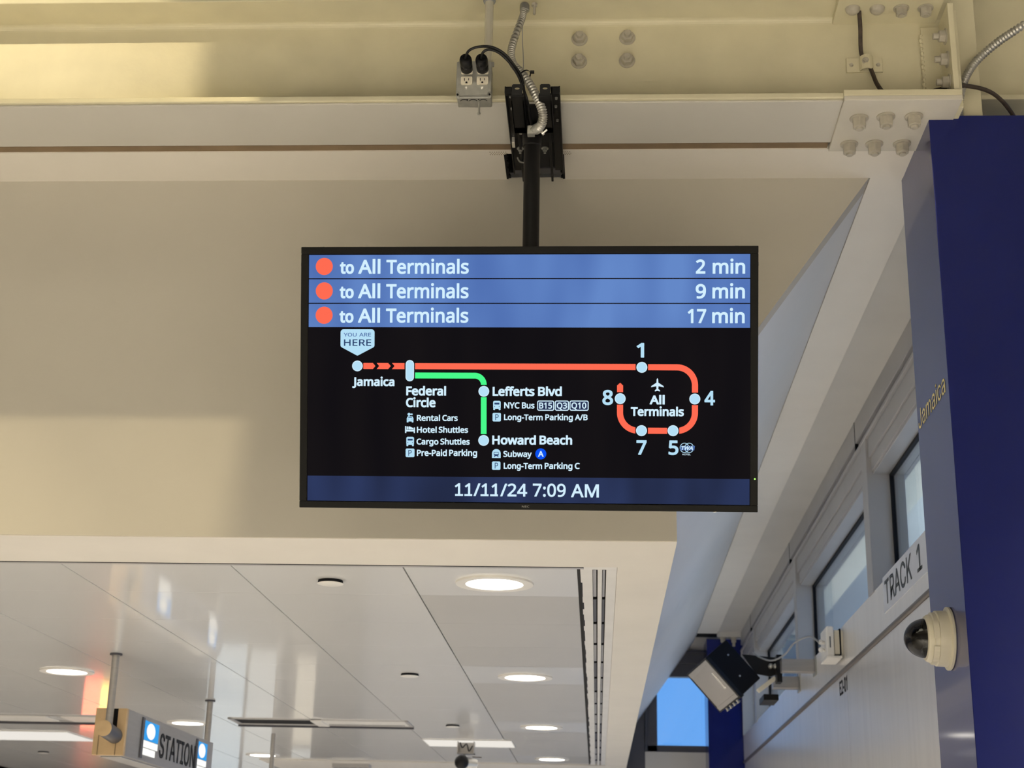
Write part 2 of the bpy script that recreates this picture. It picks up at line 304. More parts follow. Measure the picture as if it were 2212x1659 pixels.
# ------------------------------------------------------------------ lettering (outlines, cap height = 1000)
FACE = {}
def load_face(key, data):
    d = {}
    for ln in data.strip().split('\n'):
        ch, adv, loops = ln.split('|')
        d[ch] = (int(adv), [[tuple(int(q) for q in p.split(',')) for p in lp.split()] for lp in loops.split(';')])
    FACE[key] = d
load_face('humanist', """
-|451|56,318 56,433 395,433 395,318
/|522|14,0 387,1000 508,1000 136,0
0|801|732,501 730,423 724,351 714,284 700,224 680,170 656,123 627,82 592,48 553,21 507,2 456,-10 399,-14 329,-7 267,13 214,48 169,95 132,154 104,225 85,307 73,399 69,501 72,604 83,697 102,779 128,849 163,908 207,954 261,988 325,1009 399,1015 470,1009 532,988 585,954 631,908 668,849 696,779 716,697 728,604;192,501 194,415 201,339 212,273 229,217 250,172 278,137 312,111 352,96 399,91 446,96 487,111 520,136 548,171 570,216 587,272 599,339 606,415 608,501 606,588 599,664 587,729 570,784 548,830 520,865 487,890 446,905 399,910 352,905 312,890 278,865 250,830 229,784 212,729 201,664 194,588
1|801|497,0 377,0 377,699 377,768 380,820 382,871 342,833 296,794 189,707 125,790 395,1000 497,1000
2|801|728,0 67,0 67,102 329,367 377,415 419,460 457,501 488,540 514,579 535,617 550,656 559,697 562,741 556,792 540,833 513,866 477,890 434,904 385,909 339,906 296,898 257,884 220,865 182,841 144,814 78,896 105,918 134,938 165,957 197,973 231,987 267,999 305,1007 344,1012 385,1014 445,1010 498,1000 546,982 588,957 622,927 651,890 671,848 684,800 688,748 684,697 673,648 655,601 631,555 601,510 566,466 525,420 481,373 431,324 223,118 223,112 728,112
3|801|690,766 688,723 679,685 665,650 646,619 622,593 593,570 560,552 523,537 483,527 483,521 557,506 616,481 662,445 695,400 715,346 721,284 717,229 703,177 681,130 649,88 607,52 555,24 493,3 421,-10 338,-14 286,-13 238,-9 192,-2 148,8 105,22 63,41 63,155 106,136 151,120 199,107 247,97 293,92 339,90 420,95 485,113 533,142 566,182 586,230 592,287 589,326 578,360 560,389 534,412 502,431 464,445 419,455 368,462 312,464 216,464 216,569 314,569 366,571 412,579 452,592 486,610 514,633 536,659 552,689 561,722 564,758 559,803 543,840 515,870 479,893 434,906 382,910 348,909 316,906 286,900 257,892 231,882 205,870 180,857 155,842 130,826 69,910 107,937 151,961 201,983 256,1000 316,1011 381,1014 477,1006 554,983 614,944 657,893 682,834
4|801|773,227 627,227 627,0 508,0 508,227 29,227 29,332 500,1006 627,1006 627,338 773,338;508,653 509,719 511,776 513,827 515,874 510,874 502,856 492,837 482,817 471,797 460,780 450,765 150,338 508,338
5|801|385,613 450,610 510,598 563,578 610,552 649,518 680,478 703,432 717,379 721,319 716,253 701,194 676,141 642,95 600,56 548,26 489,4 422,-10 347,-14 297,-12 249,-8 202,0 160,11 121,24 88,41 88,157 124,138 165,122 211,109 258,99 304,93 349,91 396,94 439,101 478,114 512,132 541,156 564,186 582,221 592,261 595,307 589,367 568,417 535,457 487,486 424,504 345,510 317,509 287,507 255,503 223,498 196,493 174,489 112,528 150,1000 651,1000 651,888 255,888 231,598 296,608 324,611 353,613
7|801|190,0 601,888 62,888 62,1000 732,1000 732,905 326,0
8|801|399,1014 482,1007 554,987 615,952 662,905 690,846 699,775 696,736 687,701 673,669 654,641 631,614 604,590 574,568 542,548 508,529 548,509 586,487 620,463 652,437 679,408 701,377 718,342 728,303 731,259 727,206 713,157 690,114 660,77 622,45 576,20 524,1 467,-10 403,-14 335,-10 274,0 221,18 175,43 137,73 107,110 86,153 73,201 69,255 72,299 81,338 97,374 119,406 144,435 174,461 206,484 240,504 276,522 244,542 215,563 187,586 162,611 141,638 124,668 111,701 103,737 101,776 105,825 118,868 140,905 169,938 205,965 246,986 293,1002 344,1011;189,254 195,208 212,167 241,132 282,106 335,89 401,84 463,89 515,106 557,132 587,168 605,210 611,258 608,289 599,318 585,344 565,368 541,390 512,410 479,429 442,447 401,464 378,472 339,454 305,435 275,415 249,393 228,370 211,345 199,317 191,287;398,915 349,910 307,898 271,877 243,849 227,813 221,770 224,738 232,709 246,683 264,661 286,641 312,624 341,608 372,592 405,577 436,592 465,607 492,623 516,641 537,662 554,684 567,710 574,738 577,770 572,813 555,849 528,877 492,898 448,910
9|801|728,573 726,501 720,431 709,361 693,293 670,230 641,172 603,119 556,74 501,36 435,8 358,-8 269,-14 204,-11 181,-8 160,-4 143,0 143,105 161,100 180,95 202,92 224,89 245,87 266,87 328,90 382,101 428,119 467,143 501,172 529,207 552,245 570,288 584,335 594,385 600,437 604,490 595,490 580,469 562,450 542,431 519,415 493,401 464,389 432,381 396,376 357,374 302,378 252,390 207,410 166,437 133,471 106,513 86,561 74,615 70,676 74,743 88,803 110,857 140,904 177,942 221,973 272,996 328,1009 389,1014 436,1011 480,1002 522,987 562,965 598,938 630,905 659,865 683,819 702,768 717,709 725,644;389,910 335,904 288,885 247,853 216,808 198,750 192,678 197,618 213,567 239,526 276,495 324,477 384,471 427,474 465,483 500,498 530,518 556,541 576,567 592,596 601,624 604,654 602,684 598,714 590,744 580,774 567,802 550,828 531,851 509,871 483,888 455,900 423,908
:|375|101,76 104,107 112,131 126,148 144,160 164,167 186,169 209,167 230,160 249,148 263,131 272,107 275,76 272,45 263,21 249,3 230,-10 209,-17 186,-20 164,-17 144,-10 126,3 112,21 104,45;101,675 104,707 112,732 126,749 144,761 164,768 186,770 209,768 230,761 249,749 263,732 272,707 275,675 272,645 263,620 249,602 230,590 209,582 186,580 164,582 144,590 126,602 112,620 104,645
A|895|763,0 643,310 246,310 127,0 0,0 391,1004 504,1004 894,0;493,724 479,765 460,826 445,874 431,817 415,765 402,724 289,422 605,422
B|910|422,1000 536,994 631,975 705,945 758,899 790,835 801,752 799,714 791,680 779,648 763,619 741,594 715,572 684,554 650,540 611,531 611,524 651,515 689,503 725,487 756,467 783,442 805,412 822,376 831,333 835,284 830,227 816,175 793,130 761,90 721,58 673,33 618,15 556,4 487,0 136,0 136,1000;447,574 524,579 582,593 623,616 650,648 666,688 671,738 664,788 645,827 613,856 566,876 504,888 427,892 262,892 262,574;262,469 262,106 464,106 543,112 605,129 648,158 677,196 695,242 700,294 698,328 690,359 677,387 658,411 633,431 600,447 560,460 511,467 454,469
C|885|564,903 513,900 465,891 420,876 379,855 343,828 311,796 283,759 261,716 242,669 229,617 221,560 218,500 223,421 236,350 257,286 287,230 325,183 372,146 427,118 491,102 563,97 606,98 648,102 688,108 727,116 765,125 803,136 803,27 765,14 726,4 687,-4 645,-10 597,-13 545,-14 449,-7 364,14 290,49 227,97 176,157 137,228 108,310 91,401 85,501 89,575 99,644 117,709 141,768 172,823 209,871 253,913 303,949 360,977 423,998 491,1010 566,1014 617,1012 666,1007 714,999 760,987 803,972 842,955 791,849 759,862 725,875 688,887 649,896 608,901
E|779|695,0 136,0 136,1000 695,1000 695,889 262,889 262,577 669,577 669,468 262,468 262,111 695,111
F|727|262,0 136,0 136,1000 695,1000 695,889 262,889 262,535 668,535 668,424 262,424
H|1038|901,0 775,0 775,466 262,466 262,0 136,0 136,1000 262,1000 262,577 775,577 775,1000 901,1000
J|382|-6,-266 -27,-266 -47,-264 -64,-261 -81,-258 -96,-253 -109,-248 -109,-141 -62,-151 -45,-154 -27,-155 -8,-155 15,-154 37,-149 58,-141 78,-130 95,-113 109,-92 120,-66 127,-33 129,6 129,1000 255,1000 255,15 251,-45 241,-98 223,-144 198,-182 168,-212 132,-236 90,-253 45,-263
L|734|136,0 136,1000 262,1000 262,112 699,112 699,0
M|1270|577,0 248,877 242,877 247,805 251,711 252,606 252,0 136,0 136,1000 322,1000 630,181 636,181 950,1000 1134,1000 1134,0 1010,0 1010,615 1011,712 1015,803 1020,875 1014,875 681,0
N|1064|929,0 782,0 246,831 241,831 246,754 250,660 251,627 252,593 252,559 252,0 136,0 136,1000 282,1000 815,172 821,172 817,239 813,338 811,436 811,1000 929,1000
O|1094|1008,501 1005,426 995,356 979,291 956,230 927,176 891,127 850,85 802,50 747,22 687,2 620,-10 548,-14 473,-10 404,2 343,23 289,51 240,86 199,128 164,176 135,231 113,291 98,357 89,428 85,503 91,601 108,691 136,772 175,843 226,902 289,951 364,987 450,1008 549,1015 644,1008 728,987 801,952 864,903 915,844 956,772 985,691 1003,601;218,501 222,421 234,349 254,284 281,228 317,182 362,144 415,117 477,101 548,95 619,101 681,117 733,144 777,182 813,228 840,284 860,349 871,421 875,501 867,618 840,717 797,798 735,857 652,893 549,905 478,899 415,883 362,856 317,820 281,773 254,718 234,654 222,581
P|847|401,1000 519,991 615,966 686,923 736,865 766,792 776,706 774,665 767,626 756,588 739,551 717,517 689,486 655,458 614,435 566,415 511,401 448,392 377,389 262,389 262,0 136,0 136,1000;389,892 262,892 262,497 363,497 423,499 475,506 521,518 559,534 591,555 615,583 632,616 642,655 646,700 639,759 618,807 584,845 535,871 470,887
Q|1094|1008,501 1005,423 994,349 975,280 950,217 918,161 878,112 832,70 778,37 717,11 957,-238 776,-238 583,-13 565,-13 548,-14 473,-10 404,2 343,23 289,51 240,86 199,128 164,176 135,231 113,291 98,357 89,428 85,503 91,601 108,691 136,772 175,843 226,902 289,951 364,987 450,1008 549,1015 644,1008 728,987 801,952 864,903 915,844 956,772 985,691 1003,601;218,501 222,421 234,349 254,284 281,228 317,182 362,144 415,117 477,101 548,95 619,101 681,117 733,144 777,182 813,228 840,284 860,349 871,421 875,501 867,618 840,717 797,798 735,857 652,893 549,905 478,899 415,883 362,856 317,820 281,773 254,718 234,654 222,581
R|871|412,1000 490,996 558,986 617,968 666,944 706,912 737,874 758,828 772,776 776,716 773,665 763,621 746,583 725,550 700,521 672,498 641,478 609,462 576,448 850,0 703,0 461,413 262,413 262,0 136,0 136,1000;405,891 262,891 262,520 412,520 486,525 545,541 590,568 621,605 639,653 646,710 643,751 634,786 620,815 599,839 573,858 541,873 502,883 457,889
S|769|703,268 698,211 684,160 660,116 627,77 585,45 536,20 479,1 416,-10 346,-14 309,-13 273,-12 239,-8 206,-4 175,1 146,8 119,15 94,24 71,34 71,154 108,140 150,126 197,113 247,103 299,97 352,95 398,97 440,104 476,115 507,130 532,148 552,171 566,197 574,225 577,256 575,287 568,315 556,339 539,361 515,382 484,401 445,421 398,441 342,462 288,484 240,507 199,532 164,560 135,592 113,627 97,666 87,710 84,759 89,810 102,855 125,896 155,931 193,960 237,983 288,1000 343,1011 403,1014 457,1012 507,1007 555,999 599,987 641,974 679,958 640,850 604,864 567,877 527,888 486,897 444,902 401,903 361,901 326,895 296,885 270,871 249,854 232,834 221,811 214,785 211,758 214,726 221,698 232,674 249,652 272,632 301,613 337,595 379,576 430,556 486,534 535,511 579,487 616,460 647,431 672,398 689,360 700,317
T|779|452,0 326,0 326,889 14,889 14,1000 763,1000 763,889 452,889
U|1024|896,353 892,286 878,224 854,166 821,114 779,70 726,34 664,7 590,-9 507,-14 393,-3 298,31 223,88 169,162 137,252 126,356 126,1000 252,1000 252,352 259,276 281,213 317,162 368,125 434,103 514,95 571,99 620,110 662,128 696,153 724,183 745,219 760,260 769,304 772,353 772,1000 896,1000
W|1303|1284,1000 1018,0 891,0 696,655 679,716 664,775 652,823 646,853 641,823 630,775 616,715 598,651 409,0 282,0 17,1000 148,1000 304,389 319,326 333,264 343,206 352,151 361,209 373,270 388,333 405,396 581,1000 711,1000 895,392 913,327 929,263 940,204 950,151 961,225 978,305 999,391 1153,1000
Y|793|396,508 657,1000 793,1000 459,388 459,0 333,0 333,382 0,1000 137,1000
a|786|403,763 487,757 555,737 606,703 643,655 665,591 672,511 672,0 583,0 559,106 553,106 532,81 509,58 487,39 463,22 437,9 408,-1 377,-8 341,-13 301,-14 258,-11 217,-3 180,10 147,29 118,53 95,83 78,119 68,161 64,209 74,278 104,335 153,382 222,416 313,438 424,448 552,452 552,497 547,553 534,597 511,627 480,648 442,660 396,664 358,662 320,656 284,646 250,634 216,621 185,606 147,699 182,716 221,731 263,744 309,755 355,761;440,363 356,355 291,340 246,318 216,288 198,251 192,207 196,169 209,138 230,115 258,99 291,89 329,85 389,91 442,109 487,138 522,179 543,233 550,300 550,367
b|861|242,805 240,716 235,651 242,651 266,681 296,708 331,731 371,749 420,760 475,763 562,752 637,720 700,666 747,590 775,494 784,375 780,294 767,222 746,160 717,107 680,63 637,29 588,5 534,-9 475,-14 420,-10 371,0 331,18 296,41 266,67 242,95 232,95 207,0 119,0 119,1064 242,1064;454,661 404,658 362,648 328,631 300,607 278,576 262,539 251,493 244,440 242,380 242,374 247,289 263,218 288,162 327,121 383,96 457,88 518,96 568,121 607,162 635,219 651,291 657,377 651,463 635,534 607,590 568,629 517,653
c|672|420,-14 356,-9 297,4 243,27 195,59 154,101 121,153 97,215 82,288 77,371 82,458 98,533 123,597 158,649 200,692 249,724 304,747 364,760 429,765 466,763 503,759 539,753 573,744 601,735 626,724 588,622 565,630 538,638 510,646 481,652 453,656 426,657 378,653 337,643 301,625 271,600 247,568 228,529 215,484 207,432 204,373 207,316 215,265 228,220 247,181 271,150 300,125 334,107 374,96 419,92 458,94 494,98 527,105 558,114 586,124 613,136 613,27 587,15 560,5 530,-4 498,-9 461,-13
d|861|385,-14 298,-3 223,29 161,83 114,159 86,256 77,374 86,492 115,590 162,666 224,721 299,754 387,765 424,763 458,758 489,750 516,739 542,726 564,710 585,693 603,674 619,654 627,654 623,708 619,765 619,1064 742,1064 742,0 643,0 625,101 619,101 603,80 585,61 564,43 542,27 516,13 488,1 457,-7 423,-12;405,88 476,95 532,117 572,153 599,204 615,270 620,350 620,373 615,459 600,530 574,588 535,629 478,654 403,662 343,654 293,627 254,583 227,525 210,454 204,371 210,288 227,219 254,162 293,121 343,96
e|790|409,765 470,760 526,746 575,723 618,691 653,651 681,604 702,551 714,491 718,426 718,352 204,352 213,273 235,209 270,158 317,121 375,98 444,91 490,93 532,97 571,104 608,115 646,127 685,143 685,35 647,20 609,7 571,-2 532,-9 487,-13 438,-14 370,-9 307,5 250,29 199,63 157,106 123,159 97,221 82,291 77,370 82,448 95,519 118,581 150,636 188,681 235,717 287,744 345,759;408,664 353,658 306,639 268,607 239,564 218,512 207,450 590,450 587,491 581,528 570,562 555,591 535,616 511,637 481,652 447,661
f|482|465,655 276,655 276,0 153,0 153,655 21,655 21,713 153,755 153,798 160,886 181,956 217,1008 266,1043 325,1064 396,1071 425,1071 453,1068 478,1064 502,1058 523,1053 542,1046 510,950 458,964 438,967 418,970 398,971 360,966 330,952 306,929 289,897 279,853 276,800 276,751 465,751
g|861|385,765 433,762 478,752 519,737 557,715 590,686 620,651 627,651 644,751 742,751 742,-13 738,-80 726,-139 706,-191 677,-235 641,-271 595,-300 541,-320 478,-332 406,-336 353,-335 304,-331 257,-324 213,-315 173,-303 136,-289 136,-175 173,-192 215,-207 261,-218 309,-227 360,-232 413,-234 473,-228 524,-209 565,-177 596,-135 614,-83 620,-22 620,7 622,55 625,99 619,99 591,64 558,36 522,14 481,-2 436,-11 387,-14 297,-3 221,31 159,88 113,165 86,261 77,374 86,485 113,580 159,659 221,718 296,753;402,661 362,657 326,646 295,627 268,602 245,569 228,529 215,483 207,431 204,373 210,287 227,217 256,160 295,120 345,95 405,87 441,88 474,93 503,102 528,113 551,129 570,148 586,171 599,198 609,228 616,263 620,302 622,345 622,374 619,438 612,493 599,539 580,577 556,608 527,632 491,648 449,658
h|866|242,752 240,697 235,647 244,647 261,672 281,693 304,711 329,727 356,740 385,750 415,757 446,762 478,763 535,760 586,751 630,735 667,712 697,682 721,646 738,601 749,549 752,489 752,0 630,0 630,480 626,536 612,581 590,616 557,641 515,656 462,661 410,658 366,647 331,630 302,605 279,574 263,537 251,493 245,444 242,388 242,0 119,0 119,1064 242,1064
i|361|242,751 242,0 119,0 119,751;182,1032 200,1030 217,1024 232,1013 244,998 251,978 254,954 251,930 244,910 232,895 217,884 200,878 182,875 163,878 145,884 130,895 119,910 112,930 109,954 112,978 119,998 130,1013 145,1024 163,1030
k|748|241,508 239,450 235,387 241,387 266,419 300,461 331,497 570,751 714,751 410,430 735,0 587,0 326,350 241,276 241,0 119,0 119,1064 241,1064
l|361|242,0 119,0 119,1064 242,1064
m|1310|943,765 1020,757 1084,736 1133,700 1168,647 1189,577 1196,489 1196,0 1074,0 1074,483 1070,537 1058,582 1037,616 1008,641 969,656 922,661 856,654 804,633 765,598 739,550 724,488 718,415 718,0 597,0 597,483 595,520 589,553 580,582 567,606 550,626 529,641 505,652 476,659 443,661 396,658 356,647 324,630 297,605 277,575 261,538 251,495 244,445 242,389 242,0 119,0 119,751 218,751 237,648 244,648 261,673 280,695 302,714 326,729 351,742 378,752 406,759 435,763 465,765 520,761 568,751 610,734 645,710 673,678 695,639 702,639 730,678 764,710 805,734 849,751 895,761
n|866|480,765 563,757 630,736 683,700 722,647 744,577 752,489 752,0 630,0 630,480 626,536 612,581 590,616 557,641 515,656 462,661 388,653 330,630 290,591 263,538 248,470 242,389 242,0 119,0 119,751 218,751 237,648 244,648 262,673 283,695 306,714 332,729 359,742 388,752 418,759 449,763
o|847|772,377 769,317 761,261 747,211 729,165 705,124 677,88 645,57 608,32 567,12 521,-2 473,-11 422,-14 373,-11 328,-2 284,12 244,32 208,57 175,88 147,124 122,165 103,211 89,261 80,317 77,377 82,456 96,526 119,588 151,640 191,684 239,719 295,744 357,760 426,765 491,760 551,744 606,719 654,684 694,640 728,588 752,526 767,456;204,377 207,320 215,269 228,223 246,183 270,150 300,123 335,104 377,92 424,88 472,92 513,104 549,123 579,150 603,183 621,223 634,269 642,320 644,377 642,434 634,484 620,529 602,568 578,601 548,627 513,646 471,657 423,661 353,653 298,627 256,585 228,529 210,459
r|578|469,765 515,763 557,756 542,643 502,650 461,653 432,651 405,645 378,634 353,621 330,604 308,583 289,560 273,534 260,504 250,472 244,438 242,401 242,0 119,0 119,751 220,751 234,613 239,613 256,641 276,666 297,690 320,711 346,729 374,744 404,756 436,762
s|671|608,207 604,161 592,121 571,85 544,55 509,31 468,11 420,-3 367,-11 308,-14 258,-13 213,-8 173,-1 137,8 103,20 73,34 73,146 105,131 141,117 181,104 224,94 267,88 311,85 368,89 413,99 447,116 470,138 484,165 489,196 487,214 482,231 473,246 460,261 442,276 418,291 388,307 350,324 304,342 258,360 216,379 179,398 147,418 121,440 99,465 84,494 75,527 71,566 80,624 106,674 149,713 206,742 274,759 353,765 398,763 440,759 481,751 520,741 557,729 592,714 550,616 518,629 485,640 451,650 416,658 381,662 345,664 298,661 260,653 229,639 207,621 194,599 189,573 191,553 197,536 207,520 222,506 242,492 268,478 300,464 338,447 382,430 428,412 468,394 504,375 535,355 561,333 581,307 596,279 605,245
t|506|370,87 389,87 408,89 427,92 475,102 475,8 460,2 441,-3 419,-8 395,-11 371,-13 349,-14 311,-12 274,-5 240,6 209,23 182,47 160,77 143,115 132,162 129,218 129,655 22,655 22,714 130,763 179,923 252,923 252,751 469,751 469,655 252,655 252,221 256,180 267,146 285,120 309,101 337,90
u|866|746,751 746,0 646,0 627,99 622,99 604,75 584,53 560,35 534,20 507,7 478,-2 447,-9 416,-13 384,-14 327,-11 277,-1 233,15 196,37 165,67 141,104 124,148 114,200 111,259 111,751 235,751 235,268 240,213 253,168 276,133 308,108 350,93 402,88 454,92 498,102 534,120 563,144 586,175 603,212 614,256 621,305 623,360 623,751
v|711|284,0 0,751 132,751 291,308 315,239 338,167 352,109 357,109 373,168 397,241 420,308 580,751 711,751 426,0
w|1101|604,424 582,501 564,570 552,623 546,623 536,570 518,500 496,423 361,1 221,1 15,752 143,752 246,352 268,270 285,191 290,168 293,146 296,127 301,127 311,169 323,223 337,279 352,329 485,752 619,752 748,329 768,261 787,190 792,168 796,147 798,129 804,129 814,188 833,267 854,352 959,752 1085,752 877,1 732,1
y|714|1,751 133,751 296,324 321,251 343,183 349,161 354,140 359,119 364,119 371,145 380,175 391,211 429,325 581,751 714,751 391,-104 372,-148 351,-189 328,-226 303,-259 274,-286 242,-307 205,-323 164,-333 118,-336 96,-336 77,-335 59,-333 15,-325 15,-227 53,-232 98,-235 126,-234 151,-228 173,-219 193,-207 211,-191 227,-173 241,-152 254,-128 265,-102 304,-3
""")
load_face('grotesque', """
1|891|150,0 150,107 768,107 768,0;542,1000 542,0 417,0 417,881 411,881 169,703 169,839 390,1000
A|943|32,0 396,1000 543,1000 910,0 777,0 564,595 551,634 536,680 519,732 501,791 480,861 456,940 482,940 458,860 437,789 418,729 402,677 387,633 374,595 167,0;216,279 216,391 727,391 727,279
C|1003|526,-13 442,-6 366,14 295,49 233,96 180,156 137,227 105,308 86,399 79,499 86,600 105,691 137,773 180,844 233,903 295,951 366,986 442,1006 526,1013 575,1011 623,1004 669,991 712,974 753,952 790,926 824,896 854,861 880,822 902,780 918,734 930,685 803,685 793,718 781,748 765,776 747,800 726,822 702,842 677,859 649,872 620,883 589,890 558,894 526,896 466,891 411,875 361,850 316,814 277,769 246,715 222,652 208,580 203,499 208,419 222,347 246,284 278,230 316,185 361,150 412,124 467,109 526,104 558,106 589,110 620,118 649,128 677,142 702,158 726,178 747,200 765,225 781,252 793,283 803,315 930,315 918,266 902,220 881,178 855,140 825,105 791,74 753,48 713,26 669,9 623,-3 576,-11
I|591|61,0 61,112 232,112 232,888 61,888 61,1000 530,1000 530,888 359,888 359,112 530,112 530,0
J|779|364,-13 281,-5 209,21 148,64 102,124 74,197 65,286 65,340 192,340 192,286 197,229 213,183 239,146 274,119 315,103 364,98 411,103 453,119 487,146 513,183 529,229 534,286 534,1000 661,1000 661,286 652,197 624,124 578,64 518,21 446,-5
K|917|205,286 205,425 228,455 251,484 273,513 296,541 319,569 343,596 367,623 391,650 416,677 715,1000 881,1000 454,542 448,543;118,0 118,1000 245,1000 245,657 244,442 245,380 245,0;732,0 369,509 448,608 882,0
N|1029|118,0 118,1000 268,1000 674,359 686,341 699,320 713,296 728,270 745,241 762,210 779,177 796,143 813,108 796,105 792,142 790,178 788,213 786,247 785,279 785,309 784,383 784,1000 911,1000 911,0 760,0 397,570 349,650 331,680 312,713 291,749 211,889 234,892 240,754 244,645 246,572 246,0
O|1048|525,-13 442,-6 366,14 296,49 233,96 181,156 137,227 105,308 86,399 79,499 86,600 105,691 137,773 181,844 233,903 296,951 366,986 442,1006 525,1013 608,1006 684,986 754,951 816,903 869,844 912,773 944,691 963,600 969,499 963,399 944,308 912,227 869,156 816,96 754,49 684,14 608,-6;525,104 583,109 637,124 687,149 732,184 771,229 803,283 827,347 841,419 846,499 841,581 827,653 803,717 771,771 732,816 687,851 637,876 583,891 525,896 467,891 413,876 362,850 317,815 278,770 246,716 222,653 208,580 203,499 208,419 222,347 246,284 278,229 317,185 362,150 413,124 467,109
R|883|118,0 118,1000 464,1000 536,996 600,982 655,960 701,931 738,894 767,851 788,803 801,750 805,692 801,634 788,582 767,534 738,491 701,456 654,427 599,406 536,393 464,389 189,389 189,501 459,501 508,504 550,512 585,524 615,542 638,564 656,591 669,621 676,655 679,692 676,730 669,765 656,796 638,823 614,846 585,864 549,878 507,886 458,889 245,889 245,0;694,0 452,450 595,450 841,0
S|878|440,-17 370,-13 307,-2 251,18 201,45 159,78 126,118 100,163 83,214 75,268 205,268 212,232 224,200 243,172 266,149 295,130 327,115 363,105 400,99 440,97 484,99 524,106 562,118 596,135 624,156 648,181 665,209 676,240 679,274 676,304 667,330 653,352 633,371 609,387 582,402 551,415 517,426 481,437 361,470 285,497 221,529 169,568 132,615 110,670 102,732 107,786 122,836 147,880 181,919 222,952 270,979 325,998 383,1010 446,1013 510,1010 568,998 621,978 668,952 708,920 741,882 766,839 782,793 788,743 663,743 652,789 629,828 594,860 550,883 499,897 442,901 401,899 363,892 329,880 299,864 273,845 253,822 238,796 229,768 226,738 230,706 240,679 257,656 280,636 305,619 333,606 362,594 390,585 417,577 519,549 549,540 580,530 612,518 645,504 676,487 705,467 732,444 756,418 776,388 791,354 800,316 803,272 798,220 784,170 760,125 727,84 685,49 636,21 578,0 512,-13
T|882|62,888 62,1000 819,1000 819,888 505,888 505,0 379,0 379,888
a|765|314,-17 268,-14 226,-5 186,10 150,30 119,56 94,88 75,124 63,166 60,212 63,252 71,287 85,316 104,341 126,362 152,380 182,394 213,405 246,414 281,421 316,427 350,432 459,446 485,450 506,455 521,462 533,471 539,484 542,501 542,505 540,534 534,560 524,583 511,603 493,620 471,633 446,643 417,648 385,650 351,648 320,643 293,634 269,621 249,607 231,591 217,574 205,556 197,538 81,572 100,615 125,650 154,680 187,704 223,724 261,738 301,748 341,754 381,756 409,755 438,751 470,746 501,737 532,725 562,708 589,688 613,661 634,630 649,591 659,546 662,494 662,0 544,0 544,102 536,102 525,84 512,67 495,48 475,31 451,16 423,2 391,-8 355,-15;335,89 377,92 415,101 448,115 476,135 499,157 518,183 531,211 539,241 542,271 542,373 535,368 524,362 510,358 493,353 475,349 455,346 394,337 345,330 317,326 290,320 264,312 240,302 220,289 203,274 191,255 183,233 181,206 183,182 189,161 200,142 215,126 233,113 255,103 279,95 306,91
c|778|407,-16 343,-11 283,5 230,32 182,69 142,114 110,167 86,228 72,295 67,368 72,443 86,511 110,572 142,626 182,671 230,707 283,734 343,750 407,756 443,754 478,749 511,741 543,730 572,716 600,700 625,680 648,658 668,633 686,605 700,576 711,544 595,515 589,534 581,552 571,568 559,584 546,598 531,611 514,622 496,631 476,639 455,644 432,647 407,648 361,644 320,631 285,610 256,581 232,547 213,508 200,464 192,418 189,368 192,320 200,274 213,231 232,192 256,158 285,130 320,108 361,96 407,91 432,92 455,96 477,101 497,109 515,118 532,130 548,143 561,158 573,174 583,192 592,211 598,230 713,201 702,169 688,138 671,110 650,85 628,62 602,42 574,24 544,10 512,-1 479,-10 444,-14
i|328|103,0 103,746 223,746 223,0;164,870 143,873 123,881 106,894 92,910 84,929 81,950 84,971 92,990 106,1006 123,1019 143,1027 164,1030 187,1027 206,1019 224,1006 237,990 246,971 248,950 246,929 237,910 224,894 206,881 187,873
m|1199|103,0 103,746 220,746 221,581 211,581 224,618 240,651 260,680 284,704 310,724 338,739 368,750 399,757 431,759 482,754 527,737 565,709 595,672 617,629 631,579 614,579 625,614 642,646 663,674 688,699 716,720 748,737 783,749 820,757 858,759 901,756 940,747 977,731 1011,709 1039,680 1063,646 1080,604 1091,556 1095,501 1095,0 974,0 974,499 969,548 954,586 929,615 897,634 861,646 823,650 791,647 762,640 736,629 713,613 694,593 679,570 668,545 661,516 659,486 659,0 539,0 539,511 534,550 520,583 497,611 467,633 432,645 392,650 363,647 336,641 310,629 286,613 265,593 247,568 234,539 226,506 223,468 223,0
""")
def within(pt, lp):
    x, y = pt; c = False
    for (xa, ya), (xb, yb) in zip(lp, lp[1:]+lp[:1]):
        if (ya > y) != (yb > y) and x < (xb-xa)*(y-ya)/(yb-ya)+xa: c = not c
    return c
